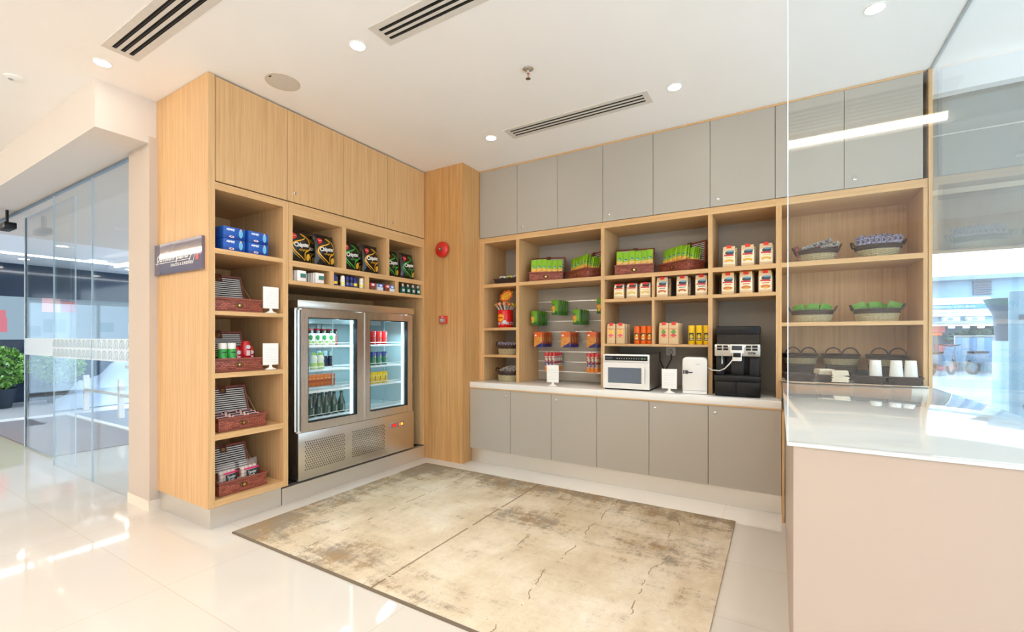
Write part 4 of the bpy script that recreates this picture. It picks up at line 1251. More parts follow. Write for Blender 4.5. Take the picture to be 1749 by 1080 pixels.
navy = plain('navy cap', C(34, 44, 120), 0.3); beige = plain('beige cap', C(214, 190, 164), 0.4)
RO = {'n': Stock(roll('navy roll on', C(36, 46, 122), navy, C(236, 204, 40))), 'w': Stock(roll('white roll on', C(236, 228, 214), 'white', C(238, 226, 120))),
      'k': Stock(roll('dark navy roll on', C(22, 26, 62), navy, C(70, 84, 150))), 'b': Stock(roll('beige roll on', C(216, 192, 166), beige, C(214, 196, 150)))}
seq = [('n', 2.560, 'navy deodorant with yellow band against the cubby divider'), ('w', 2.640, 'white deodorant, first in front beside the navy one'), ('b', 2.602, 'beige deodorant standing between navy and white ones'),
       ('k', 2.690, 'dark navy deodorant, first of a row of three'), ('k', 2.734, 'dark navy deodorant, middle of a row of three'), ('n', 2.775, 'navy deodorant, last of the row of three'),
       ('b', 2.816, 'beige deodorant behind the last white one'), ('w', 2.846, 'white deodorant at the far end of its small cubby')]
for i, (k, y, lb) in enumerate(seq):
    RO[k].put(PLX(0.028 if k != 'b' else 0.075, y, zs), q, lb, 'deodorant bottles')
def sbox(name, top, low):
    def make():
        r = thing('plaster_box', '', 'box')
        MB().box(-0.034, 0.034, -0.016, 0.016, 0, 0.062).build('carton', art(name, low, [('r', -0.034, 0.034, 0.03, 0.062, top), ('e', 0, 0.046, 0.02, 0.011, C(230, 226, 236))], 0.4, front_only=False), r, 0.002)
        return r
    return make
SX = {'r': Stock(sbox('red box', C(196, 52, 40), C(120, 70, 58))), 'b': Stock(sbox('blue box', C(52, 108, 190), C(226, 226, 232)))}
for k, y, lb in (('r', 2.967, 'small red plaster box next to the cubby divider'), ('b', 3.063, 'small blue plaster box between two red ones'), ('r', 3.152, 'small red plaster box between two blue ones'), ('b', 3.212, 'small blue plaster box at the pillar end of its cubby')):
    SX[k].put(PLX(0.022, y, zs), q + 0.06, lb, 'small plaster boxes')
    SX[k].put(PLX(0.060, y, zs), q, lb.replace('small', 'second small').replace('box ', 'box one back, ') , 'small plaster boxes')
def mouth():
    r = thing('mouthwash_bottle', '', 'bottle')
    t = NT('green mouthwash'); t.base(C(16, 92, 82)); mg = t.set(0.1, coat=0.5)
    MB().box(-0.021, 0.021, -0.013, 0.013, 0, 0.070).build('bottle', mg, r, 0.006)
    MB().lathe([(0.010, 0.070), (0.0105, 0.072), (0.0105, 0.096), (0.0, 0.097)], 14, cap=False).build('cap', plain('clear grey cap', C(196, 200, 200), 0.2), r, smooth=True)
    MB().box(-0.018, 0.018, -0.0138, -0.0128, 0.018, 0.044).build('label', plain('pale mouthwash label', C(206, 222, 214), 0.4), r)
    return r
MO = Stock(mouth)
for i, y in enumerate((3.370, 3.445, 3.520, 3.594)):
    MO.put(PLX(0.022, y, zs), q + 0.08, 'green mouthwash bottle, %s of four from the cubby divider' % ORD[i], 'mouthwash bottles')
# ------------------------------------------------------------------ drinks fridge
fr = thing('drinks_fridge', 'two door stainless steel drinks fridge with lit glass doors', 'fridge', (XL - 0.01, 2.205, 0.133), q)
FW, FH, FD = 1.320, 1.466, 0.68
M['liner'] = plain('pale fridge liner', C(186, 208, 212), 0.35, var=0.02)
M['gasket'] = plain('black door gasket', C(20, 22, 26), 0.5)
M['tube_light'] = emit('cool fridge tube', (0.62, 0.90, 1.0, 1), 1.5)
M['wire'] = plain('white coated wire', C(236, 240, 240), 0.3)
b = MB()
b.box(0.0, 0.03, 0.055, FD, 0.40, 1.405); b.box(FW - 0.03, FW, 0.055, FD, 0.40, 1.405)
b.box(0.03, FW - 0.03, FD - 0.03, FD, 0.40, 1.405); b.box(0.03, FW - 0.03, 0.055, FD - 0.03, 1.375, 1.405)
b.build('cabinet_shell', ['steel_v'], fr)
b = MB()
b.box(0.03, 0.034, 0.058, FD - 0.03, 0.44, 1.375); b.box(FW - 0.034, FW - 0.03, 0.058, FD - 0.03, 0.44, 1.375)
b.box(0.034, FW - 0.034, FD - 0.034, FD - 0.03, 0.44, 1.375); b.box(0.034, FW - 0.034, 0.058, FD - 0.034, 0.40, 0.44); b.box(0.034, FW - 0.034, 0.058, FD - 0.034, 1.370, 1.375)
b.build('liner', 'liner', fr)
MB().box(-0.004, FW + 0.002, 0.004, FD, 1.405, 1.466).build('top_panel', 'steel', fr, 0.002)
MB().box(0.0, FW, 0.03, FD, 0.012, 0.40).build('machine_housing', 'steel_v', fr)
MB().box(0.640, 0.667, 0.006, 0.08, 0.395, 1.40).build('centre_post', 'steel_v', fr)
kick = MB().box(-0.002, FW - 0.002, 0.0, 0.03, 0.008, 0.392).build('front_panel', 'steel', fr, 0.003)
for x0, x1 in ((0.055, 0.447), (0.522, 0.913)):
    m = MB()
    n, rows = 20, 13
    for j in range(rows):
        for i in range(n):
            cx = x0 + (x1 - x0) * (i + 0.5) / n + (0.004 if j % 2 else -0.004); cz = 0.078 + 0.243 * (j + 0.5) / rows
            s = 0.0068
            m.quad((cx - s * .35, -0.0006, cz + s * 1.1), (cx - s * 1.0, -0.0006, cz + s * 0.4), (cx + s * .35, -0.0006, cz - s * 1.1), (cx + s * 1.0, -0.0006, cz - s * 0.4))
    m.build('vent_perforation', 'dark', kick)
sw = MB().box(0.985, 1.170, -0.004, 0.002, 0.262, 0.308).build('switch_plate', plain('switch plate', C(150, 150, 158), 0.3, metal=0.5), kick, 0.002)
MB().box(1.010, 1.055, -0.012, -0.004, 0.272, 0.300).build('rocker_switch', emit('red lit switch', (0.9, 0.03, 0.02, 1), 0.7), sw)
MB().box(1.100, 1.122, -0.009, -0.004, 0.274, 0.298).build('pilot_lamp', emit('orange lit pilot', (1.0, 0.16, 0.02, 1), 0.8), sw)
MB().box(1.128, 1.150, -0.009, -0.004, 0.274, 0.298).build('pilot_lamp', emit('amber lit pilot', (1.0, 0.42, 0.04, 1), 1.2), sw)
for x0, x1, gx0, gx1, hinge in ((0.022, 0.638, 0.085, 0.583, 0), (0.669, 1.296, 0.730, 1.229, 1)):
    d = bpy.data.objects.new('door', None); COL.objects.link(d); d.parent = fr; d.location = (x0, 0, 0.395)
    w = x1 - x0; h = 0.995; g0, g1 = gx0 - x0, gx1 - x0; z0, z1 = 0.069, 0.934
    m = MB()
    m.box(0, g0, 0.0, 0.045, 0, h); m.box(g1, w, 0.0, 0.045, 0, h); m.box(g0, g1, 0.0, 0.045, 0, z0); m.box(g0, g1, 0.0, 0.045, z1, h)
    m.build('door_frame', 'steel_v', d)
    k = MB(); e = 0.008
    k.box(g0, g0 + e, 0.004, 0.04, z0, z1); k.box(g1 - e, g1, 0.004, 0.04, z0, z1); k.box(g0 + e, g1 - e, 0.004, 0.04, z0, z0 + e); k.box(g0 + e, g1 - e, 0.004, 0.04, z1 - e, z1)
    k.build('gasket', 'gasket', d)
    MB().box(g0 + e, g1 - e, 0.012, 0.018, z0 + e, z1 - e).build('glass_pane', 'glass_thin', d)
    hm = MB()
    for zz in (-0.008, h + 0.001): hm.box(0.01 if not hinge else w - 0.07, 0.07 if not hinge else w - 0.01, 0.004, 0.04, zz, zz + 0.008)
    hm.build('hinge', 'chrome', d)
    tx = g1 + x0 - 0.005
    tl = MB().box(tx - 0.016, tx + 0.008, 0.065, 0.075, 0.46, 1.365).build('tube_light', 'tube_light', fr)
sup = MB()
for x in (0.05, 0.245, 0.635, 0.69, 1.05, 1.27):
    sup.box(x - 0.008, x + 0.008, FD - 0.042, FD - 0.035, 0.45, 1.36)
for x in (0.55, 1.19): sup.box(x - 0.006, x + 0.006, 0.30, 0.306, 0.45, 1.36)
sup.build('shelf_support', plain('slotted shelf upright', C(190, 200, 200), 0.4, metal=0.4), fr)
MB().box(0.08, 1.2, 0.36, 0.60, 1.29, 1.365).build('evaporator_cover', plain('evaporator cover', C(170, 184, 186), 0.4), fr, 0.004)
SHZ = [1.087, 0.882, 0.701, 0.473]
for zz in SHZ:
    for xa, xb in ((0.045, 0.63), (0.68, 1.275)):
        m = MB()
        m.tube([(xa, 0.11, zz), (xb, 0.11, zz), (xb, 0.58, zz), (xa, 0.58, zz)], 0.004, 6, closed=True)
        for k in range(14):
            y = 0.125 + 0.44 * k / 13
            m.tube([(xa, y, zz), (xb, y, zz)], 0.0018, 4)
        m.box(xa, xb, 0.106, 0.110, zz - 0.012, zz)
        m.tube([(xa + 0.02, 0.112, zz), (xa + 0.02, 0.112, zz + 0.026), (xb - 0.03, 0.112, zz + 0.026), (xb - 0.03, 0.112, zz)], 0.0028, 5)
        m.build('wire_shelf', 'wire', fr)
def FP(x, y, zi): return (XL - 0.01 - y, 2.205 + x, 0.133 + SHZ[zi] + 0.005)
def can(name, body, ink, topc, txt=None, h=0.132, r_=0.028):
    def make():
        r = thing('drink_can', '', 'can')
        MB().lathe([(r_ * .8, 0), (r_, 0.006), (r_, h - 0.012), (r_ * .84, h - 0.002), (r_ * .84, h)], 18).build('can', art(name, body, ink, 0.25, front_only=False), r, smooth=True)
        MB().lathe([(r_ * .84, h), (r_ * .86, h + 0.002), (r_ * .8, h + 0.001), (0, h)], 18, cap=False).build('lid', topc, r, smooth=True)
        if txt: text('lettering', txt, 0.030, 'white', r, (0, -r_ - 0.0008, h * 0.48), width=h * 0.8, spin=PI / 2, shear=0.15)
        return r
    return make
silver = plain('can end', C(200, 204, 206), 0.25, metal=1.0)
CAN_R = Stock(can('red can', C(206, 30, 32), [], silver, 'Coca-Cola'))
CAN_K = Stock(can('red can dark top', C(198, 28, 34), [('r', -0.05, 0.05, 0.098, 0.14, C(34, 22, 26))], plain('black can end', C(26, 24, 26), 0.3), 'Coca-Cola', 0.15, 0.030))
CAN_S = Stock(can('green blue can', C(0, 122, 92), [('r', -0.05, 0.05, 0.085, 0.14, C(26, 74, 150)), ('e', 0.008, 0.085, 0.010, 0.014, C(236, 214, 40))], silver, 'Sprite'))
for i in range(4): CAN_R.put(FP(0.795 + 0.072 * i + 0.03, 0.145, 0), q, 'red drink can behind the right fridge door, %s from the door post' % ORD[i], 'red drink cans')
for i in range(4): CAN_S.put(FP(0.795 + 0.072 * i + 0.03, 0.145, 1), q, 'green and blue drink can on the second shelf, %s from the door post' % ORD[i], 'green drink cans')
for i in range(6): CAN_K.put(FP(0.335 + 0.065 * i, 0.42, 0), q, 'red drink can with dark top behind the white cartons, %s from the fridge side' % ORD[i], 'red dark topped cans')
def carton(name, base, ink, w=0.062, h=0.105, d=0.045, txt=None):
    def make():
        r = thing('drink_carton', '', 'carton')
        MB().box(-w / 2, w / 2, -d / 2, d / 2, 0, h).build('carton', art(name, base, ink, 0.4, 0.01, 50), r, 0.002)
        MB().cyl((w * .22, 0, h), 0.004, 0.002, 8).build('straw_hole', silver, r)
        return r
    return make
CT_W = Stock(carton('white and green carton', C(240, 242, 240), [('e', -0.01, 0.07, 0.020, 0.022, C(30, 140, 70)), ('e', 0.012, 0.03, 0.016, 0.010, C(120, 180, 40)), ('e', -0.018, 0.02, 0.012, 0.014, C(240, 220, 90))]))
CT_O = Stock(carton('orange carton', C(226, 104, 34), [('r', -0.02, 0.02, 0.04, 0.06, C(190, 70, 28)), ('r', -0.016, 0.016, 0.07, 0.076, C(250, 190, 120))], 0.040, 0.110, 0.055))
CT_Y = Stock(carton('yellow carton', C(238, 204, 34), [('e', 0.0, 0.035, 0.02, 0.02, C(214, 160, 40)), ('r', -0.024, 0.024, 0.075, 0.08, C(250, 244, 200)), ('e', 0.005, 0.06, 0.006, 0.02, C(60, 120, 60))], 0.062, 0.112))
for i in range(4): CT_W.put(FP(0.205 + 0.068 * i, 0.145, 0), q, 'white and green drink carton on the top fridge shelf, %s from the fridge side' % ORD[i], 'white drink cartons')
for i in range(7): CT_O.put(FP(0.375 + 0.042 * i, 0.42, 2), q, 'orange drink carton on the third fridge shelf, %s from the fridge side' % ORD[i], 'orange drink cartons')
for i in range(4): CT_Y.put(FP(0.810 + 0.066 * i + 0.03, 0.15, 2), q, 'yellow drink carton behind the right fridge door, %s from the door post' % ORD[i], 'yellow drink cartons')
def bottle(name, prof, mat, capprof, capmat, ink=None, lab=None, txt=None):
    def make():
        r = thing('drink_bottle', '', 'bottle')
        MB().lathe(prof, 18).build('bottle', mat, r, smooth=True)
        MB().lathe(capprof, 14, cap=False).build('cap', capmat, r, smooth=True)
        if lab:
            R_, z0, z1, lm = lab
            MB().lathe([(R_, z0), (R_, z1)], 18, cap=False).build('label', lm, r, smooth=True)
            if txt: text('lettering', txt, 0.02, 'white', r, (0, -R_ - 0.001, (z0 + z1) / 2), width=(z1 - z0) * 0.85, spin=PI / 2)
        return r
    return make
mg = NT('milky tea bottle'); mg.base(C(226, 232, 214)); mgm = mg.set(0.2)
BT_M = Stock(bottle('milky', [(0.026, 0), (0.030, 0.005), (0.030, 0.055), (0.027, 0.066), (0.030, 0.078), (0.031, 0.10), (0.020, 0.122)], mgm,
                    [(0.019, 0.122), (0.020, 0.124), (0.020, 0.142), (0.0, 0.143)], plain('lime cap', C(150, 206, 60), 0.4), None, (0.0308, 0.006, 0.056, art('lime sleeve', C(176, 206, 120), [('r', -0.03, 0.03, 0.02, 0.03, C(226, 226, 160))], 0.4, front_only=False))))
dk = NT('dark cola bottle'); dk.base(C(24, 24, 40)); dkm = dk.set(0.1, coat=0.5)
BT_D = Stock(bottle('cola', [(0.024, 0), (0.026, 0.004), (0.026, 0.078), (0.022, 0.10), (0.016, 0.118)], dkm, [(0.022, 0.10), (0.023, 0.102), (0.023, 0.138), (0.018, 0.148), (0.0, 0.149)], plain('clear cap cover', C(176, 196, 200), 0.15), None, (0.0265, 0.02, 0.075, plain('navy label', C(20, 30, 66), 0.3))))
gn = NT('deep green glass bottle'); gn.base(C(14, 54, 44)); gnm = gn.set(0.08, coat=0.6)
BT_G = Stock(bottle('water', [(0.030, 0), (0.034, 0.006), (0.034, 0.085), (0.024, 0.125), (0.013, 0.155), (0.013, 0.185)], gnm, [(0.0135, 0.178), (0.0145, 0.18), (0.0145, 0.196), (0.0, 0.197)], plain('dark green cap', C(18, 60, 52), 0.3), None, (0.0345, 0.018, 0.082, plain('deep green label', C(20, 70, 58), 0.35)), 'Perrier'))
for i in range(2): BT_M.put(FP(0.238 + 0.066 * i, 0.145, 1), q, 'milky drink bottle with lime cap, %s from the fridge side' % ORD[i], 'lime capped bottles')
for i in range(3): BT_D.put(FP(0.475 + 0.062 * i, 0.40, 1), q, 'dark drink bottle with clear cap, %s from the fridge side' % ORD[i], 'dark drink bottles')
for j in range(2):
    for i in range(5): BT_G.put(FP(0.222 + 0.078 * i - 0.035 * j, 0.16 + 0.12 * j, 3), q, 'deep green glass bottle, %s row on fridge floor, %s from fridge side' % (['front', 'second'][j], ORD[i]), 'green glass bottles')
for x, en in ((0.33, 5.0), (0.96, 5.0)):
    li = bpy.data.lights.new('fridge_tube', 'AREA'); li.shape = 'RECTANGLE'; li.size = 0.5; li.size_y = 0.06; li.energy = en; li.color = (0.50, 0.87, 1.0)
    o = bpy.data.objects.new('fridge_tube', li); COL.objects.link(o); o.location = (XL - 0.01 - 0.10, 2.205 + x, 0.133 + 1.36); o.rotation_euler = (math.radians(0), math.radians(25), q)

# ------------------------------------------------------------------ slotted display wall with hanging packs
slz = [1.682, 1.579, 1.470, 1.357, 1.255, 1.143, 1.037, 0.930]
sl = thing('slatwall_panel', 'grey slotted display wall with hooks between the oak uprights', 'display panel', (-2.285, 4.424, CT))
edges = [CT + 0.002] + sorted(slz) + [1.827]
m = MB()
for i in range(len(edges) - 1):
    m.box(0.001, 0.870, -0.020, -0.002, edges[i] - CT + (0.005 if i else 0.0), edges[i + 1] - CT - 0.005)
m.build('slat', 'grey_back', sl, 0.001)
m = MB()
for z in slz: m.box(0.001, 0.870, -0.0195, -0.003, z - CT - 0.0048, z - CT + 0.0048)
m.build('groove', plain('pale groove insert', C(252, 250, 246), 0.3, metal=0.7, var=0.0), sl)
HOOKS = [('g', -2.20, 1.579), ('g', -1.955, 1.682), ('g', -1.725, 1.579), ('g', -1.470, 1.682), ('o', -2.155, 1.357), ('o', -1.84, 1.357), ('o', -1.565, 1.357), ('s', -2.030, 1.143), ('s', -1.570, 1.143)]
hm = plain('zinc hook', C(160, 158, 152), 0.3, metal=1.0)
for k, x, z in HOOKS:
    MB().tube([(x + 2.285, -0.018, z - CT), (x + 2.285, -0.262, z - CT), (x + 2.285, -0.275, z - CT + 0.018)], 0.0025, 6).build('hook', hm, sl, smooth=True)
M['hp_green'] = art('green hanging packet', C(104, 160, 30), [('r', -0.05, 0.05, 0.0, 0.032, C(34, 92, 40)), ('e', -0.020, 0.066, 0.022, 0.024, C(226, 130, 60)), ('s', -0.044, 0.004, 0.02, 0.09, 90, 0.56, C(232, 200, 80)), ('r', -0.036, -0.006, 0.098, 0.106, C(40, 90, 140)), ('r', 0.030, 0.05, 0.0, 0.15, C(60, 104, 24))], 0.35, 0.008, 60)
M['hp_orange'] = art('orange hanging packet', C(214, 96, 34), [('r', -0.06, 0.06, 0.0, 0.105, C(226, 158, 74)), ('s', -0.06, 0.06, 0.01, 0.105, 110, 0.5, C(196, 118, 50)), ('d', -0.55, 1.0, 0.026, C(40, 42, 110)), ('r', -0.045, -0.02, 0.112, 0.128, C(236, 230, 226)), ('r', 0.044, 0.06, 0.03, 0.16, C(150, 70, 26))], 0.35, 0.006, 50)
M['hp_stick'] = art('snack stick packet', C(206, 188, 168), [('r', -0.02, 0.02, 0.155, 0.19, C(196, 30, 34)), ('r', -0.02, 0.02, 0.0, 0.045, C(222, 130, 44)), ('s', -0.02, 0.02, 0.05, 0.15, 60, 0.52, C(160, 44, 40)), ('r', -0.014, 0.002, 0.06, 0.10, C(54, 100, 160))], 0.3, 0.008, 60)
HG = Stock(packet(0.088, 0.150, 0.018, 'hp_green', 'hanging_packet', crimp=0.10)); HO = Stock(packet(0.108, 0.158, 0.018, 'hp_orange', 'hanging_packet')); HS = Stock(packet(0.034, 0.190, 0.020, 'hp_stick', 'snack_stick', nx=5))
nm = {0: 'lower hook by the pillar side', 1: 'high hook next to it', 2: 'middle lower hook', 3: 'high hook by the microwave bay', 4: 'orange hook by the pillar side', 5: 'middle orange hook', 6: 'orange hook by the microwave bay', 7: 'hook behind the card holder', 8: 'hook by the microwave'}
for i, (k, x, z) in enumerate(HOOKS):
    if k in 'go':
        st = HG if k == 'g' else HO
        h = 0.150 if k == 'g' else 0.158
        for j in range(6):
            st.put((x + random.uniform(-.006, .006), 4.150 + 0.042 * j, z - h - 0.0045), random.uniform(-.08, .08) - 0.06, '%s hanging packet, %s back on %s' % ({'g': 'green', 'o': 'orange'}[k], ORD[j], nm[i]), {'g': 'green hanging packets', 'o': 'orange hanging packets'}[k])
    else:
        for j in range(5):
            for c, s in enumerate((-1, 0, 1)):
                HS.put((x + 0.037 * s, 4.165 + 0.046 * j + 0.006 * c, z - 0.190 - 0.0045), random.uniform(-.06, .06), 'striped snack stick, %s across, %s row back on %s' % (ORD[c], ORD[j], nm[i]), 'snack stick packets')

# ------------------------------------------------------------------ paper bags
def paper_bag(name, trim, ink, w=0.092, h=0.168, d=0.062):
    def make():
        r = thing('paper_bag', '', 'paper bag')
        kraft = art('kraft bag ' + name, C(222, 190, 146), ink, 0.6, 0.007, 55)
        hs = h * 0.74; t = 0.014
        m = MB()
        m.hexa([(-w / 2, -d / 2, 0), (w / 2, -d / 2, 0), (w / 2, d / 2, 0), (-w / 2, d / 2, 0), (-w / 2, -d / 2, hs), (w / 2, -d / 2, hs), (w / 2, d / 2, hs), (-w / 2, d / 2, hs)])
        m.hexa([(-w / 2, -d / 2, hs), (w / 2, -d / 2, hs), (w / 2, d / 2, hs), (-w / 2, d / 2, hs), (-w / 2 * .94, -t / 2 - 0.006, h), (w / 2 * .94, -t / 2 - 0.006, h), (w / 2 * .94, t / 2 - 0.006, h), (-w / 2 * .94, t / 2 - 0.006, h)])
        m.build('bag', kraft, r, 0.003)
        MB().box(-w / 2 * .95, w / 2 * .95, -t / 2 - 0.0045, t / 2 - 0.004, h - 0.006, h + 0.006).build('top_fold', plain('bag fold ' + name, trim, 0.5), r, 0.001)
        sl_ = MB()
        y0, y1 = -d / 2 + (d / 2 - t / 2 - 0.006) * 0.58 - 0.002, -t / 2 - 0.0075
        z0 = hs + (h - hs) * 0.58
        sl_.hexa([(-0.017, y0 - 0.001, z0), (0.017, y0 - 0.001, z0), (0.017, y0, z0), (-0.017, y0, z0), (-0.017, y1 - 0.002, h + 0.007), (0.017, y1 - 0.002, h + 0.007), (0.017, y1 + 0.018, h + 0.007), (-0.017, y1 + 0.018, h + 0.007)])
        sl_.build('red_seal', plain('red seal', C(222, 52, 34), 0.4), r)
        return r
    return make
def cookie_ink(c1, c2, sub):
    return [('r', -0.042, 0.042, 0.022, 0.125, C(238, 222, 190)), ('e', 0.004, 0.112, 0.032, 0.018, C(60, 66, 66)), ('e', 0.01, 0.124, 0.03, 0.007, C(90, 150, 180)),
            ('r', -0.036, 0.034, 0.086, 0.099, C(204, 56, 60)), ('r', -0.024, 0.026, 0.070, 0.078, sub), ('e', 0.0, 0.045, 0.034, 0.015, c1), ('e', 0.0, 0.036, 0.020, 0.008, c2)]
PB_A = Stock(paper_bag('green fold', C(60, 70, 60), cookie_ink(C(226, 168, 60), C(238, 222, 190), C(220, 200, 110))))
PB_B = Stock(paper_bag('orange fold', C(226, 170, 50), cookie_ink(C(206, 120, 50), C(226, 168, 90), C(214, 110, 60))))
PB_C = Stock(paper_bag('purple fold', C(84, 60, 110), cookie_ink(C(200, 110, 60), C(238, 222, 190), C(110, 120, 130))))
PB_D = Stock(paper_bag('red fold', C(196, 60, 46), cookie_ink(C(226, 190, 90), C(238, 222, 190), C(232, 190, 130)), 0.092, 0.130))
for st, xs, z, wn in ((PB_A, (-0.346, -0.213, -0.087), 1.866, 'on upper shelf above coffee machine'), (PB_B, (-0.355, -0.225, -0.092), 1.648, 'on lower shelf above coffee machine'),
                      (PB_C, (-0.870, -0.706, -0.556), 1.648, 'with purple fold below askew hamper'), (PB_D, (-1.252, -1.134, -1.016), 1.648, 'with red fold in upper row above microwave')):
    for i, x in enumerate(xs):
        st.put((x, 4.03, z), 0.06 + 0.03 * i, 'kraft paper snack bag %s, %s from pillar side' % (wn, ORD[i]), 'kraft paper bags')
        st.put((x + 0.010, 4.115, z), 0.03, 'kraft paper snack bag %s, behind the %s one' % (wn, ORD[i]), 'kraft paper bags')
def brown_ink(c1, c2):
    return [('r', -0.030, 0.030, 0.055, 0.140, C(226, 120, 60)), ('r', -0.026, 0.026, 0.059, 0.136, C(238, 206, 150)), ('e', 0, 0.104, 0.020, 0.020, c1), ('e', 0, 0.076, 0.023, 0.014, c2), ('r', -0.02, 0.02, 0.126, 0.131, C(150, 60, 50))]
PB_E = Stock(paper_bag('brown', C(70, 50, 40), brown_ink(C(236, 190, 70), C(226, 110, 120)), 0.078, 0.184, 0.058))
PB_F = Stock(paper_bag('brown green', C(70, 50, 40), brown_ink(C(110, 150, 70), C(214, 80, 90)), 0.080, 0.184, 0.058))
for st, xs, wn in ((PB_E, (-1.325, -1.238), 'beside the orange canisters'), (PB_F, (-0.856, -0.774), 'beside the yellow canisters')):
    for i, x in enumerate(xs):
        for j in range(3):
            st.put((x + 0.004 * j, 4.03 + 0.064 * j, 1.238), 0.0, 'brown paper bag %s, %s column from pillar side, %s in depth' % (wn, ORD[i], ORD[j]), 'brown paper bags')
def canister(name, col, ink):
    def make():
        r = thing('snack_canister', '', 'canister')
        MB().lathe([(0.025, 0), (0.0265, 0.002), (0.0265, 0.148)], 22).build('tube', plain(name, col, 0.35, var=0.03), r, smooth=True)
        MB().lathe([(0.0275, 0.146), (0.0275, 0.157), (0.026, 0.159), (0.0, 0.159)], 22, cap=False).build('cap', plain(name + ' cap', col, 0.4), r, smooth=True)
        m = MB(); n = 9; R_ = 0.0270
        for i in range(n):
            a0, a1 = -PI / 2 - 0.75 + 1.5 * i / n, -PI / 2 - 0.75 + 1.5 * (i + 1) / n
            m.quad((R_ * math.cos(a0), R_ * math.sin(a0), 0.032), (R_ * math.cos(a1), R_ * math.sin(a1), 0.032), (R_ * math.cos(a1), R_ * math.sin(a1), 0.096), (R_ * math.cos(a0), R_ * math.sin(a0), 0.096))
        m.build('label', art(name + ' label', C(52, 36, 26), ink, 0.4, 0.006, 70, front_only=False), r, smooth=True)
        return r
    return make
CA_O = Stock(canister('orange canister', C(240, 104, 18), [('e', 0, 0.06, 0.016, 0.022, C(232, 150, 40)), ('e', 0.004, 0.078, 0.010, 0.008, C(240, 220, 120)), ('r', -0.014, 0.014, 0.042, 0.048, C(236, 220, 200))]))
CA_Y = Stock(canister('yellow canister', C(244, 196, 14), [('e', 0, 0.066, 0.014, 0.018, C(206, 180, 60)), ('r', -0.014, 0.014, 0.040, 0.046, C(236, 220, 200)), ('e', 0.004, 0.08, 0.008, 0.006, C(150, 150, 60))]))
for i, x in enumerate((-1.092, -1.034, -0.980)): CA_O.put((x, 4.03, 1.238), 0, 'orange snack canister, %s of three from the brown paper bags' % ORD[i], 'orange canisters')
for i, x in enumerate((-0.632, -0.572, -0.514)): CA_Y.put((x, 4.03, 1.238), 0, 'yellow snack canister, %s of three from the brown paper bags' % ORD[i], 'yellow canisters')

# ------------------------------------------------------------------ narrow bay
r = thing('sachet_tray', 'dark wicker tray of sachets on the top shelf of the narrow bay', 'tray', (-2.475, 4.10, 1.863), 0.0)
m = MB(); w0, w1, d0, d1, h = 0.125, 0.142, 0.075, 0.09, 0.052
for (a, b_) in (((-1, -1), (1, -1)), ((1, -1), (1, 1)), ((1, 1), (-1, 1)), ((-1, 1), (-1, -1))):
    P = lambda s, k, inn: ((w0 if k == 0 else w1) * s[0] - inn * s[0], (d0 if k == 0 else d1) * s[1] - inn * s[1], 0.001 + h * k)
    m.hexa([P(a, 0, 0), P(b_, 0, 0), P(b_, 0, .006), P(a, 0, .006), P(a, 1, 0), P(b_, 1, 0), P(b_, 1, .006), P(a, 1, .006)])
m.box(-w0 + .006, w0 - .006, -d0 + .006, d0 - .006, 0.001, 0.006)
m.build('body', 'darkwick', r)
MB().tube([(-w1, -d1, h), (w1, -d1, h), (w1, d1, h), (-w1, d1, h)], 0.006, 6, closed=True).build('rim', 'cane_dark', r, smooth=True)
for i, (x, c) in enumerate(((-0.085, C(216, 214, 206)), (0.0, C(204, 196, 96)), (0.085, C(196, 204, 198)))):
    s_ = thing('sachet', ['white sachet next to the pillar side of the dark tray', 'yellow sachet in the middle of the dark tray', 'pale sachet at the divider end of the dark tray'][i], 'sachet', (-2.475 + x, 4.075, 1.877), 0, 'sachets in the dark tray')
    s_.rotation_euler = (-0.35, 0, 0)
    MB().pouch(0.072, 0.085, 0.016, nz=6).build('pouch', art('sachet print %d' % i, c, [('e', 0, 0.055, 0.025, 0.014, C(50, 70, 80))], 0.4), s_, smooth=True)
r = thing('lollipop_bucket', 'red tin of lollipops with a daisy shaped topper in the narrow bay', 'tin', (-2.535, 4.12, 1.4012))
bm_ = art('red lollipop tin', C(214, 30, 28), [('s', -0.09, 0.09, 0.03, 0.06, 60, 0.5, C(190, 196, 200)), ('e', -0.015, 0.105, 0.045, 0.040, C(240, 170, 30)), ('r', -0.05, 0.02, 0.098, 0.112, C(226, 60, 30)), ('e', 0.035, 0.06, 0.02, 0.02, C(206, 208, 210))], 0.25, 0.008, 40, front_only=False)
MB().lathe([(0.080, 0), (0.083, 0.004), (0.083, 0.182), (0.080, 0.188), (0.074, 0.188), (0.074, 0.15), (0.0, 0.15)], 32).build('tin', bm_, r, smooth=True)
tp = MB(); pts = []
for i in range(48):
    a = 2 * PI * i / 48; k = 1 + 0.07 * math.cos(8 * a)
    pts.append((0.080 * k * math.cos(a), 0.056 * k * math.sin(a)))
tp.prism(pts, -0.003, 0.003, axis='y')
t_ = tp.build('topper', art('topper print', C(240, 140, 36), [('e', 0, 0, 0.074, 0.050, C(206, 24, 34)), ('e', 0, 0, 0.064, 0.040, C(246, 190, 40))], 0.4), r, loc=(0.025, -0.02, 0.340), rot=(-0.1, -0.5, 0.1))
text('lettering', 'Chupa\nChups', 0.034, M['red'], t_, (0, -0.0035, 0), width=0.085, shear=0.15)
MB().tube([(0.0, 0.0, 0.152), (0.01, -0.012, 0.32)], 0.004, 6).build('topper_stick', 'white', r)
LC = [C(226, 60, 40), C(240, 190, 40), C(140, 180, 60), C(90, 50, 40), C(236, 140, 60), C(220, 200, 180)]
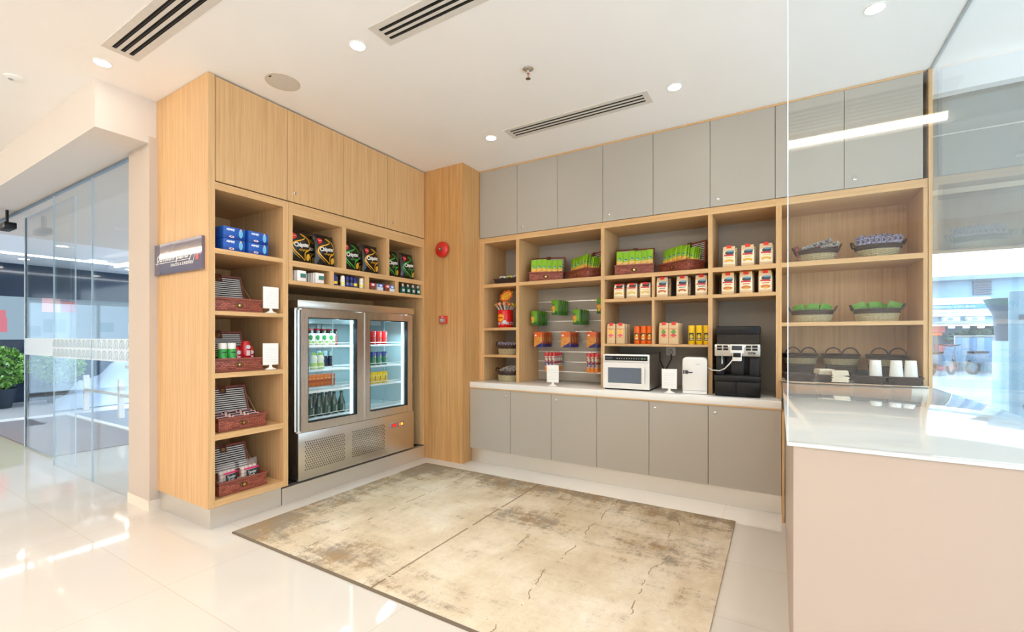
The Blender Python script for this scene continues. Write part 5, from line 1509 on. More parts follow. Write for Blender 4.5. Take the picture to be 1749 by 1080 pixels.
def lolly(k):
    def make():
        l_ = thing('lollipop', '', 'lollipop')
        MB().cyl((0, 0, 0), 0.0025, 0.10, 6).build('stick', 'white', l_)
        MB().lathe([(0, 0.093), (0.012, 0.098), (0.0165, 0.110), (0.012, 0.122), (0.0, 0.127)], 12, cap=False).build('head', bar_mat('lolly wrap %d' % k, LC[k], LC[(k + 1) % 6], LC[(k + 2) % 6], 90), l_, smooth=True)
        return l_
    return make
LS = [Stock(lolly(k)) for k in range(6)]
cnt = 0
for ring, (n, rad, ln, hh) in enumerate(((4, 0.012, 0.12, 0.235), (9, 0.028, 0.42, 0.22), (13, 0.044, 0.62, 0.195))):
    for i in range(n):
        a = 2 * PI * (i + 0.3 * ring) / n
        st = LS[cnt % 6]; cnt += 1
        x, y = -2.535 + rad * math.cos(a), 4.12 + rad * math.sin(a)
        o = st.put((x, y, 1.400 + 0.156), 0, '', 'lollipops in the red tin')
        o['label'] = 'wrapped lollipop fanned out of the red tin in the narrow bay'
        d = Vector((math.cos(a) * math.sin(ln), math.sin(a) * math.sin(ln), math.cos(ln)))
        o.rotation_euler = d.to_track_quat('Z', 'X').to_euler()
        o.scale = (1, 1, 1)

# ------------------------------------------------------------------ worktop appliances
mw = thing('microwave_oven', 'white and steel microwave oven with dark control strip on the worktop', 'microwave', (-1.1515, 3.88, CT), 0.03)
W2, H2, D2 = 0.2035, 0.316, 0.42
M['mw_white'] = plain('white microwave face', C(232, 230, 226), 0.25, metal=0.25, var=0.03)
MB().box(-W2, W2, 0.012, D2, 0.014, H2).build('body', 'steel_v', mw, 0.003)
MB().box(-W2, W2, 0.0, 0.012, H2 - 0.070, H2).build('control_panel', 'mw_white', mw, 0.002)
ctl = MB().box(-W2 + 0.018, W2 - 0.016, -0.002, 0.0, H2 - 0.056, H2 - 0.014).build('control_strip', 'black', mw)
MB().box(-W2 + 0.026, -W2 + 0.085, -0.003, -0.002, H2 - 0.047, H2 - 0.024).build('display', plain('grey display', C(62, 70, 76), 0.2), ctl)
kk = MB()
for i in range(11): kk.lathe([(0.004, 0), (0, 0.0008)], 8, (-0.075 + 0.021 * i, -0.002, H2 - 0.037), 0, 'y', cap=False)
kk.build('keypad', plain('pale key print', C(190, 200, 200), 0.4), ctl)
k2 = MB()
for i in range(2): k2.lathe([(0.008, 0), (0, 0.001)], 10, (0.145 + 0.02 * i, -0.002, H2 - 0.036), 0, 'y', cap=False)
k2.build('start_key', plain('green and red key', C(90, 130, 90), 0.4), ctl)
dr_ = MB()
dr_.box(-W2, -W2 + 0.045, 0, 0.012, 0.014, H2 - 0.073); dr_.box(0.135, W2, 0, 0.012, 0.014, H2 - 0.073); dr_.box(-W2 + 0.045, 0.135, 0, 0.012, 0.014, 0.062); dr_.box(-W2 + 0.045, 0.135, 0, 0.012, H2 - 0.118, H2 - 0.073)
dd = dr_.build('door', 'mw_white', mw)
MB().box(-W2 + 0.045, 0.135, 0.003, 0.009, 0.062, H2 - 0.118).build('window', plain('dark microwave window', C(86, 100, 116), 0.08, coat=0.5), dd)
hd = MB().box(0.150, 0.166, -0.030, -0.020, 0.066, H2 - 0.108)
hd.box(0.150, 0.166, -0.020, 0.0, 0.066, 0.080); hd.box(0.150, 0.166, -0.020, 0.0, H2 - 0.122, H2 - 0.108)
hd.build('handle', 'white', dd, 0.003)
MB().box(-W2 + 0.01, W2 - 0.005, 0.02, D2 - 0.01, 0.001, 0.014).build('foot', 'black_matt', mw)
text('lettering', 'MENUMASTER', 0.012, plain('grey badge print', C(170, 168, 162), 0.4), mw, (-0.10, -0.0006, 0.036), width=0.09)
mf = thing('mini_fridge', 'small white rounded fridge on the worktop beside the coffee machine', 'fridge', (-0.5895, 3.90, CT), 0.06)
pts = []; W3, H3, R3 = 0.093, 0.301, 0.030
pts = [(-W3, 0.004), (W3, 0.004)] + [(W3 - R3 + R3 * math.cos(a), H3 - R3 + R3 * math.sin(a)) for a in [PI / 2 * i / 8 for i in range(9)]] + [(-W3 + R3 - R3 * math.sin(a), H3 - R3 + R3 * math.cos(a)) for a in [PI / 2 * i / 8 for i in range(9)]]
M['fridge_white'] = plain('satin white enamel', C(236, 232, 226), 0.22, metal=0.1, coat=0.3, var=0.02)
MB().prism(pts, 0.028, 0.255, axis='y').build('body', 'fridge_white', mf, 0.002, angle=25)
dp = [(x, max(z, 0.03)) for x, z in pts]
MB().prism(dp, 0.0, 0.025, axis='y').build('door', 'fridge_white', mf, 0.003, angle=25)
MB().box(-W3 + 0.002, W3 - 0.002, 0.004, 0.028, 0.004, 0.028).build('base', 'fridge_white', mf)
hx = MB().box(-0.086, -0.078, -0.010, 0.0, 0.165, 0.195); hx.box(-0.070, -0.050, -0.012, 0.0, 0.166, 0.194)
hx.tube([(-0.05, -0.012, 0.18), (-0.030, -0.014, 0.176), (-0.014, -0.012, 0.180)], 0.004, 6)
hx.build('handle', plain('dark chrome latch', C(70, 66, 70), 0.25, metal=0.8), mf)
MB().box(0.010, 0.040, -0.0015, 0.0005, 0.243, 0.247).build('badge', plain('grey badge', C(160, 156, 150), 0.3), mf)

cm = thing('coffee_machine', 'black bean to cup coffee machine with silver control panel', 'coffee machine', (-0.277, 3.87, CT), 0.02)
CWd = 0.158
MB().box(-CWd, CWd, 0.01, 0.40, 0.006, 0.165).build('base', 'black', cm, 0.006)
for x0, x1 in ((-CWd + 0.003, -0.008), (-0.004, CWd - 0.003)):
    MB().box(x0, x1, 0.0, 0.012, 0.018, 0.118).build('drawer', 'black', cm, 0.004)
MB().box(-CWd - 0.004, CWd + 0.004, -0.012, 0.10, 0.122, 0.166).build('drip_tray', 'black', cm, 0.006)
mt = MB()
for i in range(9): mt.box(-CWd + 0.02, CWd - 0.02, 0.0 + 0.010 * i, 0.004 + 0.010 * i, 0.166, 0.168)
mt.build('drip_grille', plain('dark grille', C(60, 58, 56), 0.3, metal=0.7), cm)
MB().box(-CWd + 0.006, CWd - 0.006, 0.10, 0.40, 0.165, 0.54).build('body', plain('black body', C(15, 14, 15), 0.4, spec=0.3), cm, 0.004)
sb = MB(); sb.box(-CWd + 0.006, -0.09, 0.05, 0.10, 0.168, 0.318); sb.box(0.085, CWd - 0.006, 0.05, 0.10, 0.168, 0.318)
sb.build('side_cheek', plain('dark grey cheek', C(34, 33, 34), 0.35, spec=0.3), cm, 0.003)
MB().box(-0.045, 0.045, 0.075, 0.10, 0.168, 0.318).build('brew_block', plain('charcoal block', C(42, 40, 40), 0.35, spec=0.3), cm, 0.003)
cp_ = MB().box(-CWd, CWd, -0.016, 0.11, 0.318, 0.412).build('control_panel', plain('silver control panel', C(186, 180, 170), 0.3, metal=0.55), cm, 0.006)
for sx in (-1, 1):
    for i in range(2):
        for j in range(2):
            cx = sx * 0.100 + (i - 0.5) * 0.044
            MB().box(cx - 0.018, cx + 0.018, -0.019, -0.015, 0.364 + 0.021 * j, 0.380 + 0.021 * j).build('button', 'black', cp_, 0.002)
kl = MB()
for x in (-0.148, -0.060, 0.054, 0.148): kl.lathe([(0.004, 0), (0, 0.001)], 8, (x, -0.0165, 0.398), 0, 'y', cap=False)
kl.build('lit_dot', emit('white lit dot', (1, 0.98, 0.9, 1), 3.0), cp_)
MB().box(-0.046, 0.048, -0.020, -0.012, 0.340, 0.408).build('display_bezel', 'white', cp_, 0.004)
MB().box(-0.036, 0.036, -0.0215, -0.019, 0.366, 0.400).build('display', plain('dark display', C(58, 62, 68), 0.15), cp_)
text('lettering', 'WPM', 0.022, 'black', cp_, (0.100, -0.0168, 0.343), width=0.052, fat=0.0008)
MB().box(0.072, 0.128, -0.0172, -0.0162, 0.329, 0.331).build('badge_line', 'black', cp_)
spt = MB().box(-0.030, 0.034, -0.045, -0.014, 0.282, 0.352).build('spout', 'white', cm, 0.006)
MB().box(-0.024, 0.028, -0.050, -0.044, 0.312, 0.346).build('spout_inset', 'black', spt, 0.003)
MB().cyl((-0.108, 0.03, 0.255), 0.004, 0.062, 10).build('steam_wand', 'chrome', cm)
hp = MB().box(-CWd + 0.016, CWd - 0.008, 0.03, 0.40, 0.412, 0.488).build('bean_hopper', plain('smoked hopper', C(34, 26, 22), 0.12, spec=0.4, var=0.0), cm)
MB().box(-0.004, 0.0, 0.028, 0.030, 0.414, 0.486).build('hopper_post', 'black', hp)
MB().box(-CWd + 0.010, CWd + 0.0, 0.012, 0.40, 0.488, 0.552).build('lid', 'black', cm, 0.008)
hs = MB().tube([(-0.4975, 3.966, CT + 0.218), (-0.46, 3.93, CT + 0.200), (-0.40, 3.872, CT + 0.202), (-0.36, 3.845, CT + 0.222), (-0.325, 3.832, CT + 0.262), (-0.300, 3.828, CT + 0.300)], 0.0045, 8).build('milk_hose', 'white', smooth=True)
tag(hs, 'thin white milk hose from the small fridge to the coffee machine', 'hose')
so = thing('power_socket', 'white wall socket with plug under the shelf beside the microwave', 'socket', (-0.878, YB - 0.0015, 1.168))
MB().box(-0.043, 0.043, -0.010, 0, -0.043, 0.043).build('plate', 'white', so, 0.003)
MB().prism([(-0.022, -0.026), (0.022, -0.026), (0.022, -0.004), (0.0, 0.022), (-0.022, -0.004)], -0.035, -0.010, axis='y').build('plug', plain('grey plug', C(214, 210, 200), 0.4), so, 0.003)
pc = MB().tube([(-0.872, 4.40, 1.142), (-0.868, 4.385, 1.09), (-0.90, 4.37, 1.02), (-0.945, 4.36, 0.95), (-0.955, 4.36, 0.84)], 0.005, 8).build('power_cable', 'cable_black', smooth=True)
tag(pc, 'black power cable hanging from the wall socket to the worktop', 'cable')
pc = MB().tube([(-0.975, 4.40, 1.16), (-0.968, 4.37, 1.08), (-0.93, 4.35, 1.0), (-0.915, 4.34, 0.92), (-0.91, 4.34, 0.84)], 0.004, 8).build('power_cable', 'cable_black', smooth=True)
tag(pc, 'black cable looping down behind the microwave', 'cable')

# ------------------------------------------------------------------ white counter: board, trays, napkins, cups
ZT = 0.968
bd = MB()
pts = [(0.024, 4.19), (0.024, 3.975), (0.004, 3.974), (0.004, 3.930), (0.100, 3.830), (0.215, 3.835), (0.245, 3.865), (0.330, 3.862), (0.425, 3.850), (0.455, 3.885), (0.540, 3.880), (0.640, 3.868), (0.665, 3.905), (0.760, 3.915), (0.850, 3.935), (0.850, 3.968), (0.826, 3.974), (0.826, 4.19)]
bd.prism(pts, ZT, ZT + 0.006)
b_ = bd.build('plywood_board', plain('pale plywood board', C(236, 226, 210), 0.5))
tag(b_, 'thin zigzag edged board under the dark wicker trays on the white counter', 'board')
MB().prism([(x, y - 0.0006) for x, y in pts[3:14]] + [(x, y) for x, y in pts[3:14]][::-1], ZT + 0.0005, ZT + 0.0055).build('ply_edge', plain('ply edge', C(190, 140, 96), 0.5), b_)
def wtray():
    r = thing('wicker_tray', '', 'tray')
    m = MB(); w0, w1, d0, d1, h, e = 0.080, 0.092, 0.062, 0.082, 0.052, 0.005
    sg_ = [(-1, -1), (1, -1), (1, 1), (-1, 1)]
    P = lambda s, k, inn: ((w0 if k == 0 else w1) * s[0] - inn * s[0], (d0 if k == 0 else d1) * s[1] - inn * s[1], 0.0005 + h * k)
    for i in range(4):
        a, b = sg_[i], sg_[(i + 1) % 4]
        m.hexa([P(a, 0, 0), P(b, 0, 0), P(b, 0, e), P(a, 0, e), P(a, 1, 0), P(b, 1, 0), P(b, 1, e), P(a, 1, e)])
    m.box(-w0 + e, w0 - e, -d0 + e, d0 - e, 0.0005, 0.006)
    m.build('body', 'darkwick', r)
    MB().tube([(-w1, -d1, h), (w1, -d1, h), (w1, d1, h), (-w1, d1, h)], 0.005, 6, closed=True).build('rim', 'cane_dark', r, smooth=True)
    return r
WT = Stock(wtray)
TP = [(0.128, 3.965, 0.10), (0.336, 3.965, -0.06), (0.540, 3.985, -0.06), (0.732, 4.000, -0.04)]
for (x, y, a), lb in zip(TP, ('empty dark wicker tray at the oak shelf panel end of the counter', 'dark wicker tray holding cream napkins', 'dark wicker tray holding black cup covers and a stack of cups', 'dark wicker tray holding paper cups near the oak upright')):
    WT.put((x, y, ZT + 0.0065), a, lb, 'dark wicker trays')
M['napkin'] = plain('cream paper napkin', C(240, 226, 202), 0.85, var=0.05)
def napkin():
    r = thing('paper_napkin', '', 'napkin')
    m = MB().box(-0.048, 0.048, -0.050, 0.050, 0.0, 0.0050); m.box(-0.0475, 0.0475, -0.048, 0.050, 0.0052, 0.0085)
    m.build('fold', 'napkin', r, 0.0015)
    return r
NP = Stock(napkin)
for pile, (x, y, a, n) in enumerate(((0.285, 4.000, 0.35, 9), (0.372, 3.925, 0.02, 9))):
    for j in range(n):
        NP.put((x + random.uniform(-.003, .003), y, ZT + 0.014 + 0.0087 * j + (0.004 if pile == 0 else 0)), a + random.uniform(-.05, .05),
               'cream folded napkin, %s from the bottom of the %s' % (ORD[j], ['angled pile next to the empty tray', 'straight pile beside the black cup covers'][pile]), 'cream napkins')
M['cup'] = plain('white paper cup', C(238, 232, 222), 0.55, var=0.02)
def cup():
    r = thing('paper_cup', '', 'cup')
    MB().lathe([(0.0385, 0.0), (0.0400, 0.002), (0.0388, 0.005), (0.0378, 0.005), (0.0305, 0.108), (0.0295, 0.110), (0.0285, 0.106), (0.0, 0.106)], 26, cap=False).build('cup', 'cup', r, smooth=True)
    return r
def ring_cup():
    r = cup()
    MB().tube([(0.012 * math.cos(t), -0.0340 - 0.0006 + 0.0925 * 0.012 * math.sin(t), 0.060 + 0.013 * math.sin(t)) for t in [2 * PI * i / 16 for i in range(16)]], 0.0006, 4, closed=True).build('printed_ring', plain('grey ring print', C(200, 190, 176), 0.6), r)
    return r
CU = Stock(cup); CUR = Stock(ring_cup)
for i, (x, y) in enumerate(((0.580, 3.985), (0.692, 3.985), (0.772, 4.005))):
    for j in range(6):
        (CUR if j == 5 else CU).put((x, y, ZT + 0.020 + 0.008 * j), 0.1, 'white paper cup upside down, %s up in the stack %s' % (ORD[j], ['nearest the napkins', 'in the middle', 'nearest the oak upright'][i]), 'white paper cups')
def cover():
    r = thing('cup_cover', '', 'cup lid')
    MB().lathe([(0.043, 0), (0.044, 0.003), (0.041, 0.006), (0.038, 0.014), (0.034, 0.015), (0.033, 0.011), (0.0, 0.011)], 26, cap=False).build('disc', 'black', r, smooth=True)
    return r
CV = Stock(cover)
for j in range(9): CV.put((0.506, 3.995, ZT + 0.014 + 0.0085 * j), 0, 'black cup lid, %s from the bottom of the stack beside the cups' % ORD[j], 'black cup lids')
# ------------------------------------------------------------------ outside the entrance
M['asphalt'] = plain('grey road surface', C(150, 156, 164), 0.8, var=0.12, scale=20)
M['porch'] = plain('pale porch tile', C(220, 224, 228), 0.25, var=0.04)
struct('ground_street', MB().box(-40, 40, 4.6, 60, -0.14, -0.02), 'asphalt', 'sunlit street and pavement outside')
struct('ground_porch', MB().box(-20, -4.4, 4.6, 12, -0.1, -0.0), 'asphalt', 'grey drive beyond the entrance porch')
struct('ground_entrance', MB().box(-20, -9.4, 1.0, 4.6, -0.1, 0.0), 'porch', 'pale paving outside the entrance')
mt = MB().box(-10.1, -6.75, 1.62, 2.58, 0.0005, 0.012).build('door_mat', plain('grey brown entrance mat', C(148, 142, 146), 0.95, var=0.25, scale=90))
tag(mt, 'large grey brown mat on the floor outside the glass entrance', 'mat')
kb = MB().box(-10.35, -4.5, 2.60, 2.68, 0.0005, 0.02); kb.box(-10.35, -10.2, 1.3, 2.60, 0.0005, 0.02)
kb_ = kb.build('kerb_line', plain('white kerb', C(246, 246, 246), 0.5)); tag(kb_, 'white kerb line round the entrance mat', 'kerb', None, 'structure')
rd = MB().box(-10.2, -4.45, 2.68, 4.6, 0.0006, 0.004).build('drive_paving', plain('blue grey drive paving', C(150, 162, 176), 0.6, var=0.1)); tag(rd, 'grey drive paving beyond the white kerb', None, None, 'structure')
struct('ceiling_porch', MB().box(-20, -4.44, 1.545, 5.2, 2.757, 2.90), 'soffit', 'white porch ceiling outside the glass entrance')
M['darkwall'] = plain('dark polished porch wall', C(34, 52, 74), 0.10, coat=0.4, var=0.1, scale=2)
struct('wall_porch', MB().box(-13.2, -13.0, 0.5, 4.6, 0, 2.757), 'darkwall', 'dark polished wall across the entrance porch')
struct('wall_porch_far', MB().box(-13.6, -13.0, 4.6, 6.2, 0, 2.757), 'darkwall', 'dark polished wall at the far end of the porch')
ps = thing('porch_light_strip', 'bright linear light along the porch ceiling', 'light', (-11.4, 1.8, 2.74))
MB().box(-0.05, 0.05, 0.0, 6.0, 0.0, 0.015).build('diffuser', emit('cool white strip', (0.95, 0.97, 1, 1), 7.0), ps)
for i, (x, y) in enumerate(((-7.61, 2.51), (-9.86, 2.48), (-12.1, 2.52), (-12.05, 4.09))):
    DL.put((x, y, 2.757), 0, 'round downlight in the porch ceiling outside, %s out from the glass' % ORD[i], 'ceiling downlights').scale = (1.7, 1.7, 1)
# street reflection on the dark wall, built as added glowing panels
sd_ = thing('street_reflection', 'red and white street reflection built as glowing panels across the porch', 'display', (-12.97, 2.6, 1.25), q)
MB().box(-0.4, 3.4, 0.0, 0.02, 0.0, 0.85).build('panel', emit('pale reflection glow', (0.30, 0.42, 0.52, 1), 0.6), sd_)
pm = [emit('red reflection glow', (0.75, 0.25, 0.32, 1), 0.5), emit('pink reflection glow', (0.9, 0.62, 0.7, 1), 0.6), emit('white reflection glow', (0.95, 0.98, 1, 1), 0.9), emit('blue grey reflection glow', (0.25, 0.4, 0.5, 1), 0.5)]
rr = random.Random(5)
for i in range(16):
    x, z = rr.uniform(-0.35, 3.1), rr.uniform(0.02, 0.6)
    w, h = rr.uniform(0.12, 0.34), rr.uniform(0.1, 0.3)
    MB().box(x, x + w, -0.004 - 0.0006 * i, 0, z, min(z + h, 0.85)).build('print', pm[i % 4], sd_)  # glowing patches for the reflected street colours
# potted bush
def leaf_ball(name, r, n, seed, col, size=0.05, sq=(1, 1, 1)):
    rr = random.Random(seed); m = MB()
    for i in range(n):
        u, v = rr.uniform(-1, 1), rr.uniform(0, 2 * PI)
        k = r * rr.uniform(0.72, 1.06); s = math.sqrt(1 - u * u)
        p = Vector((k * s * math.cos(v) * sq[0], k * s * math.sin(v) * sq[1], k * u * sq[2]))
        a = Vector((rr.uniform(-1, 1), rr.uniform(-1, 1), rr.uniform(-1, 1))).normalized()
        b = a.cross(Vector((rr.uniform(-1, 1), rr.uniform(-1, 1), rr.uniform(-1, 1)))).normalized()
        L_ = size * rr.uniform(0.7, 1.3)
        m.quad(p - a * L_, p + b * L_ * 0.45, p + a * L_, p - b * L_ * 0.45)
    return m
M['leaf'] = bar_mat('bush leaves', C(96, 150, 60), C(150, 196, 100), C(66, 112, 46), 4)
for (x, y, rad, seed), lb in zip(((-12.2, 2.22, 0.38, 1), (-12.35, 3.06, 0.38, 2)), ('round flowering green bush seen through the open entrance', 'round flowering green bush behind the frosted band of the glass')):
    b = thing('potted_bush', lb, 'bush', (x, y, 0), 0, 'potted bushes')
    leaf_ball('foliage', rad, 1500, seed, None, 0.045).build('foliage', 'leaf', b, loc=(0, 0, 0.74))
    fl = leaf_ball('blossom', rad * 1.03, 50, seed + 9, None, 0.022); fl.build('blossom', 'white', b, loc=(0, 0, 0.74))
    MB().lathe([(0.16, 0), (0.24, 0.34), (0.25, 0.36), (0.21, 0.36), (0.2, 0.3), (0, 0.3)], 24).build('pot', plain('dark planter', C(40, 52, 66), 0.5), b, smooth=True)
    MB().cyl((0, 0, 0.3), 0.025, 0.25, 8).build('stem', 'leather', b)
sp_ = thing('plant', 'leafy plant beside the taupe wall end, outside the glass', 'plant', (-9.85, 3.62, 0.005))
leaf_ball('foliage', 0.26, 260, 12, None, 0.06, (0.7, 0.7, 1.4)).build('foliage', bar_mat('olive leaves', C(120, 130, 60), C(170, 150, 70), C(80, 100, 50), 6), sp_, loc=(0, 0, 0.56))
MB().lathe([(0.14, 0), (0.18, 0.34), (0.16, 0.34), (0, 0.3)], 20).build('pot', plain('grey planter', C(70, 84, 98), 0.5), sp_, smooth=True)
bx_ = thing('cable_box', 'low dark box with a hanging white plug outside the open entrance', 'box', (-12.2, 1.55, 0))
MB().box(-0.25, 0.25, -0.2, 0.15, 0.0, 0.42).build('body', plain('navy box', C(30, 40, 58), 0.4), bx_, 0.01)
MB().tube([(0.25, 0.1, 0.4), (0.3, 0.05, 0.3), (0.27, 0.02, 0.12), (0.29, 0.0, 0.05)], 0.012, 6).build('cord', plain('pale blue cord', C(150, 170, 190), 0.5), bx_)
MB().box(0.25, 0.34, -0.05, 0.03, 0.02, 0.09).build('plug', 'white', bx_)
# draped sheet over a pile
dp_ = MB(); rr = random.Random(8); NX, NY = 36, 18
def dz(u, v):
    ridge = 0.40 + 0.75 * u ** 1.3
    prof = max(0.0, 1 - (2 * abs(v - 0.5)) ** 1.7)
    fold_ = 0.055 * math.sin(9 * u + 5 * v) + 0.04 * math.sin(23 * u - 7 * v) + 0.03 * math.sin(13 * v + 17 * u)
    return max(0.012, ridge * prof * min(1, u * 4 + 0.25) + fold_ * prof)
vs = []
for k in (0.0, -0.006):
    for i in range(NX + 1):
        for j in range(NY + 1):
            u, v = i / NX, j / NY
            vs.append((-11.18 - 0.30 * u + 0.95 * (v - 0.5) * (-1), 2.72 + 1.75 * u + 0.30 * (v - 0.5), dz(u, v) + k + 0.012))
N_ = (NX + 1) * (NY + 1); fs_ = []
for i in range(NX):
    for j in range(NY):
        a = i * (NY + 1) + j
        fs_.append((a, a + NY + 1, a + NY + 2, a + 1)); fs_.append((N_ + a, N_ + a + 1, N_ + a + NY + 2, N_ + a + NY + 1))
dp_.add(vs, fs_)
ds = dp_.build('draped_sheet', plain('pale blue grey sheet', C(176, 196, 222), 0.5, var=0.08, scale=6), smooth=True, angle=60)
tag(ds, 'pale blue grey plastic sheet draped over a heap outside the glass', 'sheet')
rl = thing('railing', 'white barrier railing on the drive outside the glass', 'railing', (-9.08, 2.97, 0.004))
for i, (dx, dy) in enumerate(((0, 0), (-1.5, 0.0))):
    MB().box(dx - 0.035, dx + 0.035, dy - 0.035, dy + 0.035, 0, 0.62).build('post', 'white', rl)
MB().box(-1.5, 1.6, -0.02, 0.02, 0.34, 0.39).build('rail', 'white', rl); MB().box(0.2, 1.6, -0.02, 0.02, 0.80, 0.85).build('rail', 'white', rl)
MB().box(1.5, 1.56, -0.03, 0.03, 0, 0.9).build('post', 'white', rl)
pl = MB().box(-9.75, -9.60, 4.30, 4.45, 0, 2.757).build('porch_post', 'white'); tag(pl, 'slim white porch post close to the taupe wall end', 'post', None, 'structure')

# ------------------------------------------------------------------ the street at the right
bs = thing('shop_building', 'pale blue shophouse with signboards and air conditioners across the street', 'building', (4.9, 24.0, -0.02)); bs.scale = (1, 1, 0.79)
def bbx(x0, x1, y0, y1, z0, z1): return MB().box(x0, x1, y0, y1, z0, z1)
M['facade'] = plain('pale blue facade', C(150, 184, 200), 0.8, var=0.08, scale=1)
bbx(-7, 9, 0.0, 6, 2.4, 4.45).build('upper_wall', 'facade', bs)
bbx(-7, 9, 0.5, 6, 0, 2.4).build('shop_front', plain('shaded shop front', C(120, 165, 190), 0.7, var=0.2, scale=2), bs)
bbx(-7, 9, -0.5, 6, 4.45, 4.65).build('parapet', plain('grey parapet', C(150, 170, 184), 0.8), bs)
bbx(-7, 9, -0.9, 0.5, 2.32, 2.42).build('canopy', plain('shop canopy', C(150, 176, 196), 0.7), bs)
sgn = bbx(-0.2, 2.0, -0.12, 0, 3.28, 3.62).build('signboard', plain('white signboard', C(240, 244, 246), 0.6), bs)
text('lettering', 'BETTER CONSTRUCTION SDN. SUPPLIES', 0.12, plain('grey sign print', C(150, 160, 170), 0.6), sgn, (1.15, -0.121, 3.45), width=1.6)
sgn = bbx(-0.2, 2.0, -0.14, 0, 3.06, 3.26).build('signboard', plain('blue signboard', C(110, 160, 190), 0.6), bs)
text('lettering', 'HOLDINGS SDN. BHD.', 0.14, 'white', sgn, (0.95, -0.142, 3.16), width=1.3)
sgn = bbx(-0.2, 2.5, -0.14, 0, 2.70, 3.04).build('signboard', plain('white money changer board', C(244, 246, 248), 0.6), bs)
text('lettering', 'PENANG  MONEY CHANGER', 0.15, plain('blue grey sign print', C(90, 110, 130), 0.6), sgn, (1.15, -0.142, 2.86), width=1.6)
lw = bbx(1.55, 2.05, -0.06, 0, 3.72, 4.40).build('louvre_window', plain('louvre backing', C(110, 130, 150), 0.6), bs)
m = MB()
for k in range(6): m.box(1.57, 2.03, -0.12, -0.05, 3.76 + 0.108 * k, 3.76 + 0.108 * k)
m.build('slat', 'white', lw)
for x in (0.62, 1.30):
    ac = bbx(x, x + 0.46, -0.45, 0, 2.44, 2.66).build('air_conditioner', 'white', bs, 0.02)
    m = MB().lathe([(0.085, 0), (0.085, 0.01), (0, 0.012)], 20, (x + 0.18, -0.45, 2.55), 0, 'y', cap=False); m.build('fan_grille', plain('grey fan grille', C(150, 166, 180), 0.5), ac)
lg = bbx(-1.0, 2.2, -0.7, -0.62, 2.22, 2.28).build('shop_light', emit('lit shop tube', (1, 1, 1, 1), 5.0), bs)
for x in (0.35, 0.75, 1.15): MB().cyl((x + 0.4, -0.8, 2.1), 0.09, 0.08, 12).build('shop_light', emit('lit shop lamp', (1, 1, 1, 1), 6.0), bs)
bbx(-0.2, 0.75, -0.05, 0.5, 1.9, 2.2).build('panel', plain('red fascia', C(220, 120, 120), 0.6), bs)
bbx(0.3, 0.65, -0.10, -0.05, 1.75, 1.88).build('panel', plain('orange strip', C(236, 110, 70), 0.6), bs)
bbx(0.55, 1.1, -0.1, 0.5, 0.0, 1.3).build('panel', plain('pink shutter', C(206, 130, 136), 0.6), bs)
lf_ = leaf_ball('creeper', 1.0, 900, 21, None, 0.13, (1.4, 0.3, 0.55)); lf_.build('foliage', bar_mat('blue green leaves', C(70, 120, 120), C(120, 170, 160), C(46, 90, 100), 3), bs, loc=(2.3, 0.2, 1.60))
m = MB()
rr = random.Random(4)
rack = thing('garment_rack', 'rack of grey blue garments in front of the shop across the street', 'rack', (6.6, 23.1, -0.02))
MB().tube([(-0.9, 0, 1.35), (1.0, 0, 1.35)], 0.02, 6).build('rail', 'chrome', rack)
for x in (-0.9, 1.0): MB().tube([(x, 0, 0), (x, 0, 1.35)], 0.02, 6).build('post', 'chrome', rack)
for i in range(9): MB().pouch(0.2, 0.95, 0.08, (-0.78 + 0.2 * i, 0, 0.36), nx=4, nz=5).build('garment', plain('garment %d' % i, C(110 + rr.randint(-20, 50), 150 + rr.randint(-20, 40), 175 + rr.randint(-10, 40)), 0.9), rack, smooth=True)
def scooter():
    r = thing('motor_scooter', '', 'scooter')
    for x in (-0.6, 0.6): MB().tube([(x + 0.24 * math.cos(t), 0, 0.27 + 0.24 * math.sin(t)) for t in [2 * PI * i / 18 for i in range(18)]], 0.05, 6, closed=True).build('wheel', 'black', r, smooth=True)
    MB().prism([(-0.75, 0.45), (-0.2, 0.32), (0.3, 0.32), (0.5, 0.75), (0.62, 0.95), (0.5, 1.0), (0.3, 0.6), (0.05, 0.45), (-0.1, 0.72), (-0.7, 0.74)], -0.13, 0.13, axis='y').build('body', plain('scooter paint', C(90, 110, 130), 0.3), r, 0.03)
    MB().box(-0.7, -0.1, -0.13, 0.13, 0.74, 0.82).build('seat', 'black', r, 0.03)
    MB().tube([(0.5, -0.3, 1.05), (0.52, 0, 1.0), (0.5, 0.3, 1.05)], 0.02, 6).build('handlebar', 'black', r)
    return r
SC = Stock(scooter)
for i, (x, y, lb) in enumerate(((4.85, 21.0, 'parked motor scooter across the street, closest to the oak upright'), (6.4, 22.3, 'parked motor scooter in front of the pink shutter'), (8.1, 22.6, 'parked motor scooter beyond the garment rack'))):
    SC.put((x, y, -0.02), 0.9 - 0.3 * i, lb, 'parked scooters')
m = MB(); rr = random.Random(2)
pv = plain('grey paving block', C(150, 156, 164), 0.8)
pb = MB()
for i in range(9):
    for j in range(10):
        x, y = 3.0 + 0.32 * i + (0.16 if j % 2 else 0), 10.0 + 0.42 * j
        pb.box(x, x + 0.17, y, y + 0.2, -0.02, -0.012)
pv_ = pb.build('paving_tile', pv); tag(pv_, 'chequered grey paving outside the street window', None, None, 'structure')
bn = thing('litter_bin', 'steel litter bin with black funnel top outside the street window', 'bin', (2.05, 6.50, -0.02))
MB().cyl((0, 0, 0), 0.155, 1.28, 28).build('body', plain('pale blue steel', C(170, 196, 214), 0.3, metal=0.4), bn, smooth=True)
MB().lathe([(0.13, 1.28), (0.14, 1.36), (0.15, 1.54), (0.21, 1.68), (0.22, 1.71), (0.0, 1.72)], 28, cap=False).build('funnel_top', plain('dark funnel', C(56, 74, 92), 0.3), bn, smooth=True)
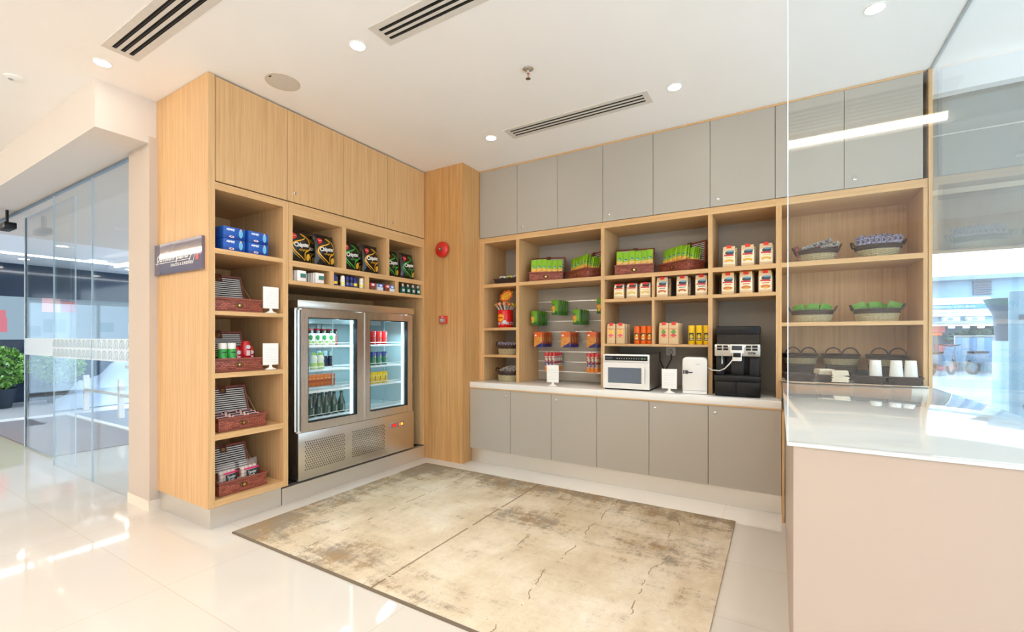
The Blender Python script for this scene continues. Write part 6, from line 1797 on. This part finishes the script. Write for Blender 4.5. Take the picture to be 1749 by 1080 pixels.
MB().box(-0.155, -0.12, -0.2, -0.12, 0.3, 0.5).build('padlock', plain('dark padlock', C(60, 76, 90), 0.4), bn)
ki = thing('steel_kiosk', 'tall pale steel cabinet with a slot, outside the street window', 'cabinet', (1.73, 5.60, -0.02), math.radians(-18))
MB().box(0.0, 0.9, 0.0, 0.5, 0, 1.725).build('body', plain('pale steel', C(128, 162, 182), 0.45, metal=0.1, var=0.03), ki, 0.01)
MB().box(0.06, 0.20, -0.004, 0.0, 1.47, 1.515).build('slot', plain('dark slot', C(70, 88, 104), 0.5), ki, 0.001)
MB().cyl((0.11, 0.0, 0.72), 0.03, 0.012, 14, axis='y').build('lock', plain('dark lock', C(70, 88, 104), 0.4), ki)

# ------------------------------------------------------------------ world, sun and interior lights
w = bpy.data.worlds.new('overcast sky'); scene.world = w; w.use_nodes = True
nt = w.node_tree; bg = nt.nodes['Background']
tc = nt.nodes.new('ShaderNodeTexCoord'); spz = nt.nodes.new('ShaderNodeSeparateXYZ'); rmp = nt.nodes.new('ShaderNodeValToRGB')
nt.links.new(tc.outputs['Generated'], spz.inputs[0]); nt.links.new(spz.outputs['Z'], rmp.inputs[0]); nt.links.new(rmp.outputs[0], bg.inputs[0])
rmp.color_ramp.elements[0].position = 0.0; rmp.color_ramp.elements[0].color = (0.80, 0.91, 1.0, 1)
rmp.color_ramp.elements[1].position = 0.6; rmp.color_ramp.elements[1].color = (0.58, 0.78, 1.0, 1)
bg.inputs[1].default_value = 3.0
su = bpy.data.lights.new('sun', 'SUN'); su.energy = 1.5; su.angle = 0.05; su.color = (1, 0.97, 0.9)
so_ = bpy.data.objects.new('sun', su); COL.objects.link(so_); so_.rotation_euler = Euler((math.radians(-35), math.radians(15), 0))

scene.view_settings.view_transform = 'Standard'
scene.view_settings.look = 'None'
scene.view_settings.gamma = 1.0
scene.view_settings.use_curve_mapping = False
scene.view_settings.exposure = 0.9
try:
    scene.cycles.use_denoising = True
    scene.cycles.max_bounces = 12
    scene.cycles.transparent_max_bounces = 24
    scene.cycles.glossy_bounces = 6
    scene.cycles.sample_clamp_indirect = 6.0
    scene.cycles.caustics_reflective = False
    scene.cycles.caustics_refractive = False
except Exception:
    pass
